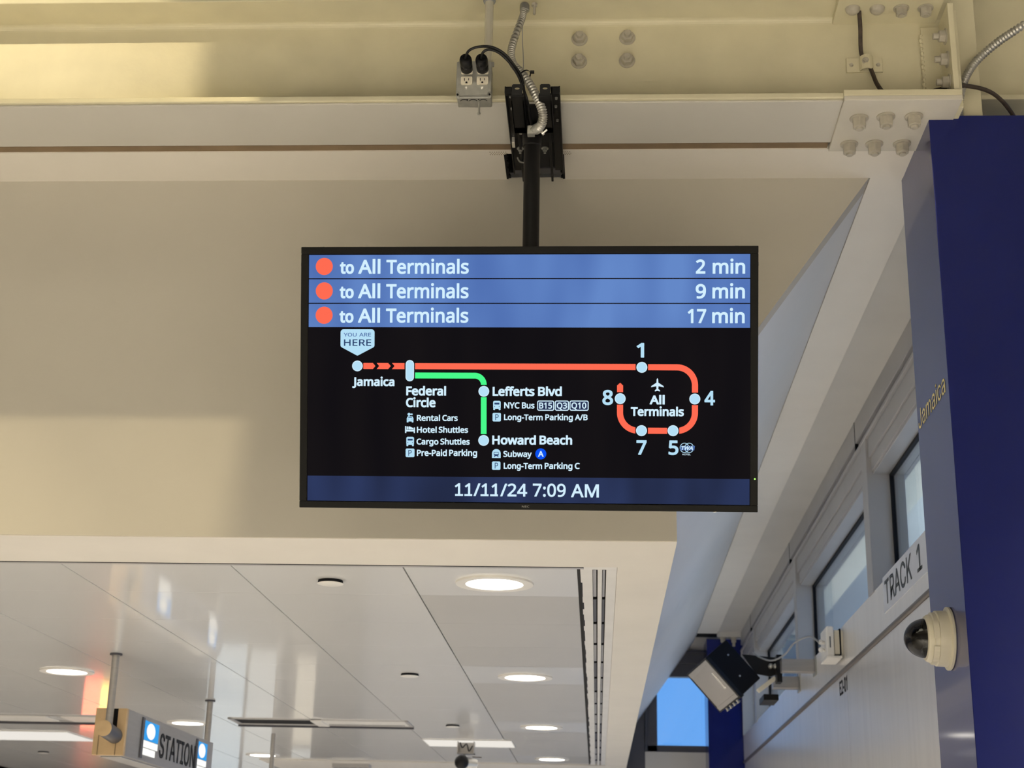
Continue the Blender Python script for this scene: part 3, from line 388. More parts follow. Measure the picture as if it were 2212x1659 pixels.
def lettering(mb, text, face, x0, x1, base, cap, weight, P, space=360, slant=0.0, depth=None):
    """flat letters between x0 and x1 on the line base; weight thickens the strokes (thousandths of cap height); P maps (x, y) to a point"""
    g = FACE[face]; pen = 0.0; polys = []
    for ch in text:
        if ch == ' ': pen += space; continue
        adv, loops = g[ch]
        polys.append([[(x+pen, y+(weight*1.2 if ch in 'ij' and min(q[1] for q in lp) > 800 else 0)) for x, y in lp] for lp in loops]); pen += adv
    xs = [p[0] for q in polys for lp in q for p in lp]; a, b = min(xs)-weight, max(xs)+weight
    k = (x1-x0)/(b-a); ky = cap/(1000.0+2*weight)
    tr = lambda x, y: P(x0+(x-a)*k + slant*(y+weight)*ky, base+(y+weight)*ky)
    for loops in polys:
        ar = [sum(a[0]*b[1]-b[0]*a[1] for a, b in zip(lp, lp[1:]+lp[:1])) for lp in loops]
        sg = max(ar, key=abs)
        for lp, A in zip(loops, ar):
            if A*sg < 0: continue
            grp = [lp] + [h for h, B in zip(loops, ar) if B*sg < 0 and within(h[0], lp)]
            flat = [p for q in grp for p in q]
            tri = tessellate_polygon([[Vector((x, y, 0)) for x, y in q] for q in grp])
            mb.add([tr(*p) for p in flat], [tuple(t) for t in tri])
        if weight:
            for lp in loops:
                n = len(lp)
                for i in range(n):
                    (xa, ya), (xb, yb) = lp[i], lp[(i+1)%n]
                    L = math.hypot(xb-xa, yb-ya) or 1; nx, ny = -(yb-ya)/L*weight, (xb-xa)/L*weight
                    ex, ey = (xb-xa)/L*weight*0.7, (yb-ya)/L*weight*0.7
                    q = [(xa+nx-ex, ya+ny-ey), (xb+nx+ex, yb+ny+ey), (xb-nx+ex, yb-ny+ey), (xa-nx-ex, ya-ny-ey)]
                    mb.add([tr(*p) for p in q], [(0,1,2,3)])
    return mb

# ================================================================== THE SETTING
ZF = 3.478      # underside of the beam and the upper soffit
YW = 3.754      # front drywall face
XR = 1.058      # right wall face
ZC = 2.458      # low ceiling
XL = -4.6       # how far left the ceiling zone is built

# front drywall with the sloped right end
poly = [(XL, ZC), (0.198, ZC), (0.198, 2.725), (0.735, ZF), (XL, ZF)]
struct(MB().prism(poly, (0, YW, 0), (1,0,0), (0,0,1), (0, 0.10, 0)), 'wall_front', 'drywall')
# side of the lowered ceiling: upright edge, then sloping up to the strip, running back
side = [(0.198, ZC), (0.198, 2.725), (0.735, ZF), (0.735, ZF+0.05), (0.68, ZF+0.05), (0.15, 2.745), (0.15, ZC)]
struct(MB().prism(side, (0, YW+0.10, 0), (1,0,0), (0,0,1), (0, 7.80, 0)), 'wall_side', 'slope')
# near white soffit border of the lowered ceiling and its right hand border
struct(MB().box(XL, 0.1985, YW+0.002, 4.075, ZC-0.002, ZC+0.03), 'trim_1', 'soffit')
struct(MB().box(0.052, 0.1985, 4.075, 10.62, ZC-0.002, ZC+0.03), 'trim_2', 'soffit')
struct(MB().box(-2.34, 0.1985, 10.62, 11.60, ZC-0.004, ZC+0.03), 'trim_3', 'soffit')
# thin edge angles where border and panels meet
struct(MB().box(XL, -0.04, 4.091, 4.107, ZC-0.001, ZC+0.012), 'trim_4', 'alu')
struct(MB().box(XL, -0.04, 4.0751, 4.091, ZC-0.0012, ZC+0.03).box(XL, -0.04, 4.107, 4.117, ZC+0.001, ZC+0.03).box(-0.0592, -0.050, 4.117, 10.62, ZC+0.003, ZC+0.02), 'trim_5', 'dark')

# metal panel ceiling: panels 0.487 wide, 0.5 deep, open joints
seams = [-0.057 - 0.4875*i for i in range(0, 11)]
rows = [4.116] + [4.54 + 0.4975*i for i in range(0, 20)]
J = 0.0022
white, grey = MB(), MB()
for i in range(len(seams)-1):
    for j in range(len(rows)-1):
        x1, x0 = seams[i]-J, seams[i+1]+J
        y0, y1 = rows[j]+0.0008, rows[j+1]-0.0008
        if x0 > -2.4 and y0 > 10.55: continue
        if i in (4, 6) and j in (0,): pass
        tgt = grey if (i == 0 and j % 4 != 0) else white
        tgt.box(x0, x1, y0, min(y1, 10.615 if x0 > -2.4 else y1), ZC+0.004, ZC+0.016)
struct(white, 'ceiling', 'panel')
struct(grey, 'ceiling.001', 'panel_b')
struct(MB().box(XL, 0.15, YW+0.1, 14.2, ZC+0.07, ZC+0.09), 'ceiling.002', 'dark')

# upper soffit between beam and drywall, with the cut-out for the monitor mount
ZS = 3.472
sof = MB()
HX0, HX1, HY0 = -0.252, -0.099, 3.602
sof.box(XL, HX0, 3.584, YW, ZS, ZS+0.02).box(HX1, 0.90, 3.584, YW, ZS, ZS+0.02).box(HX0, HX1, 3.584, HY0, ZS, ZS+0.02)
struct(sof, 'trim_6', 'soffit')
struct(MB().box(XL, 0.594, 3.556, 3.588, ZS+0.003, ZS+0.03), 'trim_7', 'brown')
struct(MB().box(HX0-0.03, HX1+0.03, 3.60, YW+0.09, ZS+0.16, ZS+0.17).box(HX0-0.03, HX0-0.02, 3.60, YW, ZS+0.02, ZS+0.17).box(HX1+0.02, HX1+0.03, 3.60, YW, ZS+0.02, ZS+0.17).box(HX0-0.03, HX1+0.03, YW-0.004, YW-0.001, ZS+0.02, ZS+0.16), 'trim_8', 'dark')
# strip running back above the windows, and the shaded ceiling between it and the window wall
struct(MB().box(0.736, 0.884, YW, 11.25, ZF-0.004, ZF+0.03), 'trim_9', 'soffit')
struct(MB().box(0.884, 1.20, 3.776, 11.32, 3.490, 3.52), 'trim_10', 'wallhead')
struct(MB().box(0.884, 1.20, 11.25, 11.32, 3.452, 3.52), 'trim_11', 'wallhead')

# right wall: profiled header, windows, sill zone, steel panels
XO = 1.20
hd = MB()
hd.box(XR-0.002, XO, 3.776, 11.28, 3.395, 3.490)
hd.box(XR+0.012, XO, 3.776, 11.28, 3.359, 3.395)
hd.box(XR-0.007, XO, 3.776, 11.28, 3.345, 3.359)
hd.box(XR+0.005, XO, 3.776, 11.28, 3.268, 3.345)
hd.box(XR+0.014, XO, 3.776, 11.28, 3.213, 3.268)
struct(hd, 'wall_right', 'alu', bevel=0.002)
for k, y in enumerate((5.98, 8.22, 10.46)):       # header joints
    struct(MB().box(XR-0.0035, XR+0.01, y+0.054, y+0.059, 3.362, 3.488), 'trim_%d' % (20+k), 'gasket')
mull = [(3.80, 3.95), (5.80, 5.98), (8.04, 8.22), (10.28, 10.46), (11.24, 11.28)]
GX = XR + 0.090
for i in range(len(mull)-1):
    ya, yb = mull[i][1], mull[i+1][0]
    wi = bpy.data.objects.new('window_%d' % (i+1), None); COL.objects.link(wi); wi.empty_display_size = 0.1
    tag(wi, kind='structure')
    fr = MB()
    ym = mull[i+1][0] + 0.55*(mull[i+1][1]-mull[i+1][0])
    fr.box(XR-0.005, XO, mull[i+1][0], ym, 2.734, 3.352).box(XR+0.007, XO, ym, mull[i+1][1], 2.734, 3.340)
    fr.box(XR+0.02, XO, ya, yb, 2.722, 2.747).box(XR+0.02, XO, ya, yb, 3.202, 3.218)
    fr.build('frame', 'alu', wi, bevel=0.002)
    gk = MB(); gk.box(GX-0.007, GX+0.01, yb-0.014, yb, 2.747, 3.202).box(GX-0.007, GX+0.01, ya, yb, 3.191, 3.202)
    gk.build('gasket', 'gasket', wi)
    MB().box(GX, GX+0.006, ya, yb, 2.740, 3.208).build('pane', 'glass', wi)
sill = MB()
pj = [3.78, 6.574, 8.88, 11.16, 11.28]
for a, b in zip(pj[:-1], pj[1:]):
    sill.box(XR, XO, a+0.0025, b-0.0025, 2.560, 2.738)
struct(sill, 'wall_right.001', 'steel')
low = MB()
for a, b in zip(pj[:-1], pj[1:]):
    low.box(XR+0.005, XO, a+0.0025, b-0.0025, 1.75, 2.541)
struct(low, 'wall_right.002', 'steel')
struct(MB().box(XR+0.036, XO, 3.78, 11.28, 2.524, 2.584).box(XR+0.015, XO, 3.78, 11.27, 1.80, 2.728), 'wall_right.003', 'gasket')
rl = MB().tube([(XR+0.003, 3.78, 2.552), (XR+0.003, 11.28, 2.552)], 0.0102, n=12, sub=1)
struct(rl, 'trim_12', 'rail', smooth=True)
# glazed platform screen below the steel panels (its panes let the morning sky in)
ps = MB()
for y in (3.78, 5.6, 7.4, 9.3, 11.21): ps.box(XR, XO, y, y+0.07, 0.0, 1.75)
ps.box(XR, XO, 3.78, 11.28, 0.0, 0.12).box(XR, XO, 3.78, 11.28, 1.70, 1.75)
w6 = bpy.data.objects.new('window_7', None); COL.objects.link(w6); tag(w6, kind='structure')
ps.build('frame', 'alu', w6); MB().box(XR+0.05, XR+0.056, 3.78, 11.28, 0.12, 1.70).build('pane', 'glass', w6)

# far end wall with the sky window
YE = 11.65
w5 = bpy.data.objects.new('window_6', None); COL.objects.link(w5); tag(w5, kind='structure')
fr = MB()
fr.box(-0.30, 0.355, YE-0.03, YE+0.05, 2.30, 3.26).box(0.355, 0.372, YE-0.055, YE+0.05, 2.655, 3.26).box(0.372, 0.448, YE-0.01, YE+0.05, 2.64, 3.26)
fr.box(0.30, 1.0, YE-0.01, YE+0.05, 2.645, 2.695).box(0.30, 1.0, YE-0.03, YE+0.05, 3.205, 3.30).box(0.30, 1.0, YE-0.05, YE+0.05, 3.30, 3.37).box(0.30, 1.0, YE-0.065, YE-0.01, 3.37, 3.40)
fr.build('frame', 'alu_dark', w5, bevel=0.003)
MB().box(0.448, 0.90, YE+0.02, YE+0.026, 2.695, 3.205).build('pane', 'glass', w5)
struct(MB().box(0.1, 1.3, YE-0.021, YE+0.06, 3.40, 3.75), 'wall_end', 'soffit')
struct(MB().box(0.355, 1.3, YE-0.03, YE+0.06, 0.0, 2.645), 'wall_end.001', 'wallhead')
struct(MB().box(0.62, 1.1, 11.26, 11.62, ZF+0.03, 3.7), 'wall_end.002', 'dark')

# hall around and behind the photographer, floor, ceiling
struct(MB().box(-9, 2.6, -7, 14.2, -0.1, 0.0), 'floor', 'floor')
struct(MB().box(-9.1, -9.0, -7, 14.2, 0, 5.0), 'wall_left', 'hallwall')
struct(MB().box(-9, 2.6, -7.1, -7.0, 0, 5.0), 'wall_back', 'hallwall')
struct(MB().box(2.5, 2.6, -7, 3.45, 0, 5.0), 'wall_right.004', 'hallwall')
struct(MB().box(1.16, 2.6, 3.77, 3.85, 0, 5.0).box(1.0, 2.6, 3.80, 3.85, ZF+0.02, 5.0), 'wall_right.005', 'hallwall')
struct(MB().box(-9, 2.6, -7, 3.9, 4.9, 5.0), 'ceiling.003', 'hallceil')
struct(MB().box(XL-0.05, 1.0, YW+0.1, YW+0.14, ZF+0.03, 5.0), 'wall_front.001', 'hallwall')
struct(MB().box(1.16, 1.24, 3.775, 3.80, 0, 5.0), 'wall_right.006', 'hallwall')
struct(MB().box(-9, XL, YW, YW+0.1, ZC, 5.0), 'wall_front.002', 'drywall')
struct(MB().box(-9, XL, YW, 14.2, ZC+0.004, ZC+0.03), 'ceiling.004', 'panel')
# far glazed end of the lower hall (seen only mirrored in the metal ceiling)
struct(MB().box(-9, -4.75, 14.0, 14.1, 0, ZC+0.1).box(-4.75, -2.2, 14.0, 14.1, 0, 0.25), 'wall_far', 'farwall')
struct(MB().box(-2.2, 0.3, 14.0, 14.1, 0, ZC+0.1), 'wall_far.002', 'hallwall')
w8 = bpy.data.objects.new('window_8', None); COL.objects.link(w8); tag(w8, kind='structure')
MB().box(-4.75, -2.2, 14.02, 14.1, 0.25, ZC+0.05).build('surround', 'farwall', w8)
for x0, x1, z0, z1, mm in ((-3.62, -3.27, 1.15, 2.36, 'win_cool'), (-3.24, -2.97, 1.2, 2.36, 'win_pale'), (-2.79, -2.60, 1.25, 2.05, 'win_warm'), (-2.79, -2.60, 2.09, 2.2, 'win_pale')):
    MB().box(x0, x1, 14.005, 14.02, z0, z1).build('lit_pane', mm, w8)
MB().box(-3.27, -3.24, 13.99, 14.02, 1.0, ZC).box(-2.97, -2.93, 13.99, 14.02, 1.0, ZC).box(-2.84, -2.79, 13.99, 14.02, 1.0, ZC).build('frame', 'alu', w8)
struct(MB().box(-2.56, -2.17, 13.7, 13.99, 0, ZC), 'wall_far.001', 'alu_dark')

# platform canopy outside the right hand windows
struct(MB().box(1.20, 2.10, 3.86, 17.0, 4.12, 4.17), 'ceiling.005', 'canopy')
struct(MB().box(1.885, 1.910, 3.86, 17.0, 4.11, 4.12), 'trim_17', 'canopy_dark')
struct(MB().box(2.13, 3.2, 3.86, 26.0, 4.75, 4.80), 'ceiling.006', 'canopy_far')

# ================================================================== STEEL BEAM
BY0, BY1 = 3.325, 3.550
beam = thing('steel_beam', 'cream painted steel I-beam carrying the monitor mount, across the top', 'beam', (-1.5, 3.437, ZF))
MB().box(XL, 0.885, 3.437, 3.447, ZF+0.012, 3.775).build('web', 'beam', beam)
fl = MB().box(XL, 0.885, BY0, BY1, ZF, ZF+0.014)
fl.build('bottom_flange', 'beam', beam, bevel=0.002)
MB().box(XL, 0.885, BY0, BY1, 3.770, 3.785).build('top_flange', 'beam', beam, bevel=0.002)
MB().box(XL, 0.598, 3.334, BY1-0.002, ZF-0.006, ZF-0.0005).build('cover_board', 'cover', beam, bevel=0.001)
# fillets between web and flanges
fi = MB()
for k in range(5):
    t0, t1 = math.pi/2*k/5, math.pi/2*(k+1)/5; R = 0.016
    pa = (3.437-R+R*math.sin(t0), 3.770-R+R*math.cos(t0)); pb = (3.437-R+R*math.sin(t1), 3.770-R+R*math.cos(t1))
    fi.add([(XL, pa[0], pa[1]), (0.885, pa[0], pa[1]), (0.885, pb[0], pb[1]), (XL, pb[0], pb[1])], [(0,1,2,3)])
    fi.add([(XL, pa[0], 2*(ZF+0.014)/2 + (3.770-pa[1])), (0.885, pa[0], ZF+0.014+(3.770-pa[1])), (0.885, pb[0], ZF+0.014+(3.770-pb[1])), (XL, pb[0], ZF+0.014+(3.770-pb[1]))], [(0,1,2,3)])
fi.build('fillet', 'beam', beam, smooth=True, angle=60)
MB().prism([(0.598, 3.316), (0.884, 3.316), (0.884, 3.585), (0.598, 3.585)], (0, 0, ZF-0.013), (1,0,0), (0,1,0), (0,0,0.013)).build('splice_plate', 'plate', beam, bevel=0.0015)
MB().box(0.598, 0.884, 3.316, 3.330, ZF, ZF+0.017).build('plate_edge', 'beam', beam, bevel=0.002)
# welded stiffener plate at the right end, with a rough weld bead
MB().box(0.822, 0.872, 3.428, 3.437, ZF+0.014, 3.738).build('web_plate', 'beam', beam, bevel=0.001)
wd = MB(); random.seed(3)
wd.tube([(0.822+random.uniform(-.0012,.0012), 3.4315, ZF+0.016+0.0085*i) for i in range(27)], 0.005, n=8, sub=2, rfun=lambda i, m: 0.0042+0.0018*math.sin(i*2.1))
wd.build('weld_bead', 'beam', beam, smooth=True)
def hexbolt(name, p, axis, r, h, mm, parent, stud=0.5, washer=True, sl=0.35):
    p = Vector(p); a = Vector(axis).normalized(); b = MB()
    if washer: b.cyl(p, p+a*h*0.16, r*1.28, n=28)
    b.cyl(p+a*h*0.1, p+a*h, r, r*0.97, n=6, phase=0.35)
    b.cyl(p+a*h, p+a*h*1.06, r*0.86, r*0.80, n=24)
    b.cyl(p+a*h, p+a*h*(1+stud), r*0.54, r*0.50, n=18)
    return b.build(name, mm, parent, bevel=0.0012)
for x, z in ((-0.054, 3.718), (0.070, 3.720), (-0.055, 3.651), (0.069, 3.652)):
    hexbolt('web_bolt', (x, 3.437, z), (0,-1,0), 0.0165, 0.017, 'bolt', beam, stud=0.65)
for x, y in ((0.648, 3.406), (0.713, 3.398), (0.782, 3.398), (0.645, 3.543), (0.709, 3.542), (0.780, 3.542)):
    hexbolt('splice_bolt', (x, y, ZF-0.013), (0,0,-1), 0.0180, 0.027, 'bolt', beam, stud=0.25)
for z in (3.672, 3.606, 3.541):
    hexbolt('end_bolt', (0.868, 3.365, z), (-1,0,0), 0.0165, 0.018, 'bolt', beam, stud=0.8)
MB().box(0.60, 0.862, 3.318, 3.437, 3.755, 3.770).build('top_splice_plate', 'beam', beam, bevel=0.001)
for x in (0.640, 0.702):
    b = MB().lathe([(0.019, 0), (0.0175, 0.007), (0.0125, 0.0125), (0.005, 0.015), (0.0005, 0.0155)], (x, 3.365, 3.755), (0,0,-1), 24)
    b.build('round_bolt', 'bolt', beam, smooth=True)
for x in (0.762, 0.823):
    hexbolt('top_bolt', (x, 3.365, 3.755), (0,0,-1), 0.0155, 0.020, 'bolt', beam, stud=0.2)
MB().box(0.868, 0.882, 3.328, 3.437, ZF+0.014, 3.745).build('end_angle', 'beam', beam, bevel=0.001)

# post standing on the column line, and the beam beyond it
post = thing('steel_post', 'cream steel post rising above the blue column, beside the bolted beam end', 'post', (0.93, 3.50, ZF))
MB().box(0.895, 0.968, 3.455, 3.470, ZF-0.02, 4.4).build('front_flange', 'beam', post, bevel=0.0015)
MB().box(0.926, 0.936, 3.470, 3.64, ZF-0.02, 4.4).build('web', 'beam', post)
MB().box(0.884, 0.897, 3.36, 3.455, ZF-0.01, 3.745).build('end_plate', 'beam', post, bevel=0.0015)
rb = thing('steel_beam', 'shadowed cream steel beam right of the post, at the top right corner', 'beam', (1.7, 3.6, 3.6))
MB().box(0.97, 2.5, 3.640, 3.652, 3.62, 4.3).build('web', 'beam', rb)
MB().box(0.97, 2.5, 3.560, 3.74, 3.602, 3.617).build('bottom_flange', 'beam', rb, bevel=0.002)

# cable clamp, wire rope
cl = thing('cable_clamp', 'cream painted saddle clamp bolted to the beam web, holding a brown wire rope', 'clamp', (0.675, 3.437, 3.63))
MB().box(0.629, 0.720, 3.431, 3.437, 3.611, 3.652).build('base_plate', 'beam', cl, bevel=0.001)
sd = MB()
ns = 9
prof = [(0.662+0.034*i/ns, 3.431-0.016*math.sin(math.pi*min(1, max(0, i/ns)))**0.6) for i in range(ns+1)]
for (xa, ya), (xb, yb) in zip(prof[:-1], prof[1:]): sd.obox((xa, ya, 3.612), (xb-xa, yb-ya, 0), (0, -0.0035, 0), (0, 0, 0.040))
sd.build('saddle', 'beam', cl, smooth=False)
hexbolt('clamp_bolt', (0.675, 3.415, 3.634), (0,-1,0), 0.0075, 0.007, 'bolt', cl, stud=0.5)
for x in (0.641, 0.709): MB().cyl((x, 3.431, 3.631), (x, 3.4265, 3.631), 0.0055, 0.004, n=14).build('clamp_rivet', 'bolt', cl)
rope = MB().tube([(0.657, 3.372, 3.775), (0.662, 3.392, 3.72), (0.667, 3.424, 3.66), (0.684, 3.424, 3.628), (0.692, 3.418, 3.595), (0.698, 3.405, 3.56), (0.712, 3.39, 3.525), (0.738, 3.38, 3.503), (0.77, 3.372, 3.5), (0.805, 3.365, 3.510), (0.86, 3.385, 3.535), (0.93, 3.43, 3.567), (1.0, 3.46, 3.562), (1.055, 3.50, 3.525), (1.085, 3.53, 3.470)], 0.0055, n=10, sub=6)
tag(rope.build('wire_rope', 'wirecable', None, smooth=True), 'brown wire rope running through the clamp and along the beam to the column', 'cable')

def flexconduit(name, pts, r, label, pitch=0.0080, rf=None):
    P = [Vector(p) for p in pts]
    L = sum((b-a).length for a, b in zip(P[:-1], P[1:]))
    sub = max(4, int(L/pitch*8/(len(P)-1)))
    n = sub*(len(P)-1)+1
    def rr(i, m):
        base = r if rf is None else r*rf(i/(m-1))
        return base*(1 + 0.16*math.sin(i/(m-1)*L/pitch*2*math.pi))
    return MB().tube(pts, r, n=14, sub=sub, rfun=rr)
c2 = flexconduit('conduit', [(0.905, 3.443, 3.465), (0.905, 3.440, 3.505), (0.912, 3.434, 3.552), (0.930, 3.430, 3.60), (0.960, 3.426, 3.642), (1.01, 3.42, 3.686), (1.07, 3.42, 3.730), (1.16, 3.41, 3.79)], 0.0098, '')
tag(c2.build('flexible_conduit', 'flex', None, smooth=True, angle=80), 'grey ribbed flexible conduit curving up from behind the blue column top', 'conduit')

# ================================================================== MONITOR MOUNT AND POLE
mt = thing('monitor_mount', 'black steel clamp mount under the beam with round pole down to the monitor', 'mount', (-0.165, 3.42, 3.44))
pl = MB()
pl.box(-0.230, -0.208, 3.222, 3.66, 3.452, 3.456).box(-0.120, -0.098, 3.222, 3.66, 3.452, 3.456)
pl.box(-0.230, -0.214, 3.222, 3.232, 3.436, 3.456).box(-0.115, -0.098, 3.222, 3.232, 3.436, 3.456).box(-0.208, -0.120, 3.40, 3.49, 3.446, 3.450)
pl.box(-0.231, -0.228, 3.222, 3.66, 3.440, 3.457).box(-0.100, -0.097, 3.222, 3.66, 3.440, 3.457)
pl.build('mounting_plate', 'black', mt, bevel=0.001)
MB().box(-0.228, -0.100, 3.335, 3.66, 3.462, 3.471).build('backing_plate', 'dark', mt)
for xa in (-0.214, -0.147):
    w_ = 0.031
    ch = MB()
    ch.box(xa, xa+w_, 3.186, 3.37, 3.408, 3.412).box(xa, xa+0.004, 3.205, 3.37, 3.408, 3.428).box(xa+w_-0.004, xa+w_, 3.205, 3.37, 3.408, 3.428).box(xa, xa+w_, 3.34, 3.37, 3.408, 3.452)
    tab = MB()
    hole = [(0.5*w_ + 0.0062*math.cos(a*math.pi/6), 0.022 + 0.0036*math.sin(a*math.pi/6)) for a in range(12)]
    outer = [(0.003, 0.0), (w_-0.003, 0.0), (w_-0.003, 0.030), (w_-0.006, 0.033), (0.006, 0.033), (0.003, 0.030)]
    tri = tessellate_polygon([[Vector((a, b, 0)) for a, b in outer], [Vector((a, b, 0)) for a, b in reversed(hole)]])
    al = outer + list(reversed(hole))
    tab.add([(xa+a, 3.187, 3.409+b) for a, b in al] + [(xa+a, 3.190, 3.409+b) for a, b in al], [tuple(t) for t in tri] + [tuple(len(al)+i for i in reversed(t)) for t in tri])
    cho = ch.build('channel', 'black', mt, bevel=0.001)
    tab.build('end_tab', 'blackp', cho)
for xa in (-0.206, -0.128):
    MB().box(xa-0.003, xa+0.003, 3.36, 3.70, 3.438, 3.450).build('tie_bar', 'black', mt, bevel=0.001)
MB().box(-0.235, -0.105, 3.70, 3.733, ZS+0.006, ZS+0.012).build('rear_bar', 'alu_dark', mt)
MB().tube([(-0.216, 3.555, 3.436), (-0.210, 3.575, 3.434), (-0.19, 3.58, 3.434), (-0.17, 3.58, 3.434)], 0.0022, sub=5).build('wire_hook', 'zinc', mt, smooth=True)
for (x, y), r in zip(((-0.201, 3.415), (-0.207, 3.52), (-0.143, 3.52)), (0.009, 0.0075, 0.0075)):
    b = MB().cyl((x, y, 3.446), (x, y, 3.443), r*1.25, n=20).cyl((x, y, 3.443), (x, y, 3.437), r*0.8, n=6).cyl((x, y, 3.437), (x, y, 3.430), r*0.42, n=12)
    b.build('mount_bolt', 'zinc', mt)
for x, y in ((-0.219, 3.26), (-0.219, 3.32), (-0.107, 3.27), (-0.109, 3.31), (-0.107, 3.38)):
    MB().cyl((x, y, 3.452), (x, y, 3.447), 0.0038, 0.003, n=10).build('rivet', 'zinc', mt)
MB().box(-0.227, -0.219, 3.47, 3.50, 3.436, 3.452).build('clip', 'silver', mt, bevel=0.001)
MB().lathe([(0.020, 0.0), (0.0245, -0.004), (0.0245, -0.030), (0.0235, -0.046), (0.0215, -0.048)], (-0.1715, 3.42, 3.443), (0,0,1), 32).build('collar', 'blackp', mt, smooth=True)
MB().cyl((-0.1715, 3.42, 3.43), (-0.1675, 3.42, 2.70), 0.0205, n=36).build('pole', 'black', mt, smooth=True)
# ragged torn edge of the drywall cut-out
rg = MB(); random.seed(11)
for k in range(26):
    y = 3.606+0.0055*k
    rg.box(HX0-0.004, HX0+random.uniform(0.001, 0.008), y, y+0.006, ZS-0.0012, ZS+0.006)
    rg.box(HX1-random.uniform(0.001, 0.008), HX1+0.004, y, y+0.006, ZS-0.0012, ZS+0.006)
struct(rg, 'trim_13', 'gasket')
# perforated corner bead showing beside the cut-out
pb = MB()
for sx, x0 in ((1, -0.292), (1, -0.098)):
    for i in range(8 if x0 < -0.2 else 4):
        for j in range(3): pb.cyl((x0+0.006*i+0.003*(j%2), 3.592+0.007*j, ZS+0.0004), (x0+0.006*i+0.003*(j%2), 3.592+0.007*j, ZS-0.0006), 0.0014, n=8)
struct(pb, 'trim_14', 'brown')

# ================================================================== OUTLET BOX
ob = thing('outlet_box', 'grey metal outlet box with four sockets hanging from a pipe before the beam', 'outlet box', (-0.309, 3.29, 3.43))
MB().box(-0.352, -0.268, 3.268, 3.318, 3.452, 3.546).build('box_body', 'zinc', ob, bevel=0.003)
cv = MB().prism([(-0.3535, 3.463), (-0.345, 3.463), (-0.345, 3.455), (-0.274, 3.455), (-0.274, 3.463), (-0.2665, 3.463), (-0.2665, 3.547), (-0.274, 3.5495), (-0.345, 3.5495), (-0.3535, 3.547)], (0, 3.258, 0), (1,0,0), (0,0,1), (0, 0.008, 0))
cv.build('cover_plate', 'zinc', ob, bevel=0.003, seg=3)
for x in (-0.349, -0.2705):
    MB().box(x-0.0045, x+0.0045, 3.264, 3.268, 3.452, 3.464).build('corner_ear', 'zinc', ob, bevel=0.001)
    MB().cyl((x, 3.2645, 3.458), (x, 3.2615, 3.458), 0.0025, n=10).build('cover_screw', 'gasket', ob)
def receptacle(x, z, blank=False):
    W2, H2, R2 = 0.0142, 0.0108, 0.0165
    pts = []
    for k in range(40):
        a = 2*math.pi*k/40; px, pz = R2*math.cos(a), R2*math.sin(a)
        pts.append((x+max(-W2, min(W2, px)), z+max(-H2, min(H2, pz))))
    r = MB().prism(pts, (0, 3.2545, 0), (1,0,0), (0,0,1), (0, 0.0055, 0)).build('receptacle', 'ivory', ob, bevel=0.0006)
    s = MB()
    s.box(x-0.0062, x-0.0044, 3.2540, 3.2552, z-0.0012, z+0.0058).box(x+0.0044, x+0.0060, 3.2540, 3.2552, z-0.0004, z+0.0056)
    s.cyl((x, 3.2552, z-0.0058), (x, 3.2540, z-0.0058), 0.0024, n=14).box(x-0.0024, x+0.0024, 3.2540, 3.2552, z-0.0082, z-0.0058)
    s.build('socket_slot', 'inkblack', r)
for x in (-0.3275, -0.2885):
    receptacle(x, 3.493); receptacle(x, 3.5225)
    MB().cyl((x-0.0005, 3.2585, 3.4735), (x-0.0005, 3.2555, 3.4735), 0.0036, 0.003, n=14).build('plate_screw', 'silver', ob)
for x in (-0.334, -0.312, -0.287):
    ko = MB(); q = []
    for k in range(11):
        a = math.pi*(1+k/10); q.append((x+0.009*math.cos(a), 3.283+0.009*math.sin(a)*0.8, 3.4515))
    ko.tube(q, 0.0008, n=6, sub=2); ko.build('knockout_rim', 'gasket', ob)
for x in (-0.326, -0.298): MB().cyl((x, 3.276, 3.4525), (x, 3.276, 3.4512), 0.0017, n=8).build('box_hole', 'gasket', ob)
MB().cyl((-0.298, 3.290, 3.452), (-0.2975, 3.290, 3.4225), 0.0024, n=10).cyl((-0.2975, 3.290, 3.4225), (-0.2975, 3.290, 3.418), 0.004, n=8).build('hanging_bolt', 'zinc', ob)
MB().cyl((-0.2795, 3.300, 3.54), (-0.281, 3.300, 3.752), 0.0108, n=24).build('pipe', 'emt', ob, smooth=True)
MB().lathe([(0.0145, 0.0), (0.016, 0.004), (0.016, 0.03), (0.0135, 0.034)], (-0.281, 3.300, 3.742), (0,0,1), 24).build('pipe_coupling', 'greycable', ob, smooth=True)
MB().box(-0.276, -0.262, 3.268, 3.275, 3.540, 3.553).build('rear_tab', 'zinc', ob, bevel=0.002)

def power_cord(x, pts, label):
    t = thing('power_cord', label, 'power cord', (x, 3.2545, 3.5225), group='power cords plugged into the outlet box')
    pz = 3.5225
    MB().lathe([(0.0135, 0), (0.0148, 0.002), (0.0150, 0.020), (0.0140, 0.022), (0.0150, 0.024), (0.0152, 0.040), (0.0135, 0.046), (0.0085, 0.047), (0.008, 0.044)], (x, 3.2545, pz), (0, -1, 0.10), 28).build('plug', 'blackp', t, smooth=True)
    MB().box(x-0.0035, x+0.0035, 3.222, 3.228, pz-0.0165, pz-0.012).build('plug_slot', 'inkblack', t)
    MB().tube([(x, 3.2545-0.046, pz+0.0046)] + pts, 0.0032, n=10, sub=8).build('cord', 'blackp', t, smooth=True)
power_cord(-0.3275, [(-0.318, 3.185, 3.533), (-0.295, 3.180, 3.541), (-0.262, 3.19, 3.546), (-0.232, 3.205, 3.536), (-0.208, 3.22, 3.512), (-0.192, 3.226, 3.486), (-0.184, 3.235, 3.450), (-0.182, 3.30, 3.425), (-0.180, 3.39, 3.432), (-0.176, 3.412, 3.445)], 'black power cord from the left plug, arching over the other cord to the mount')
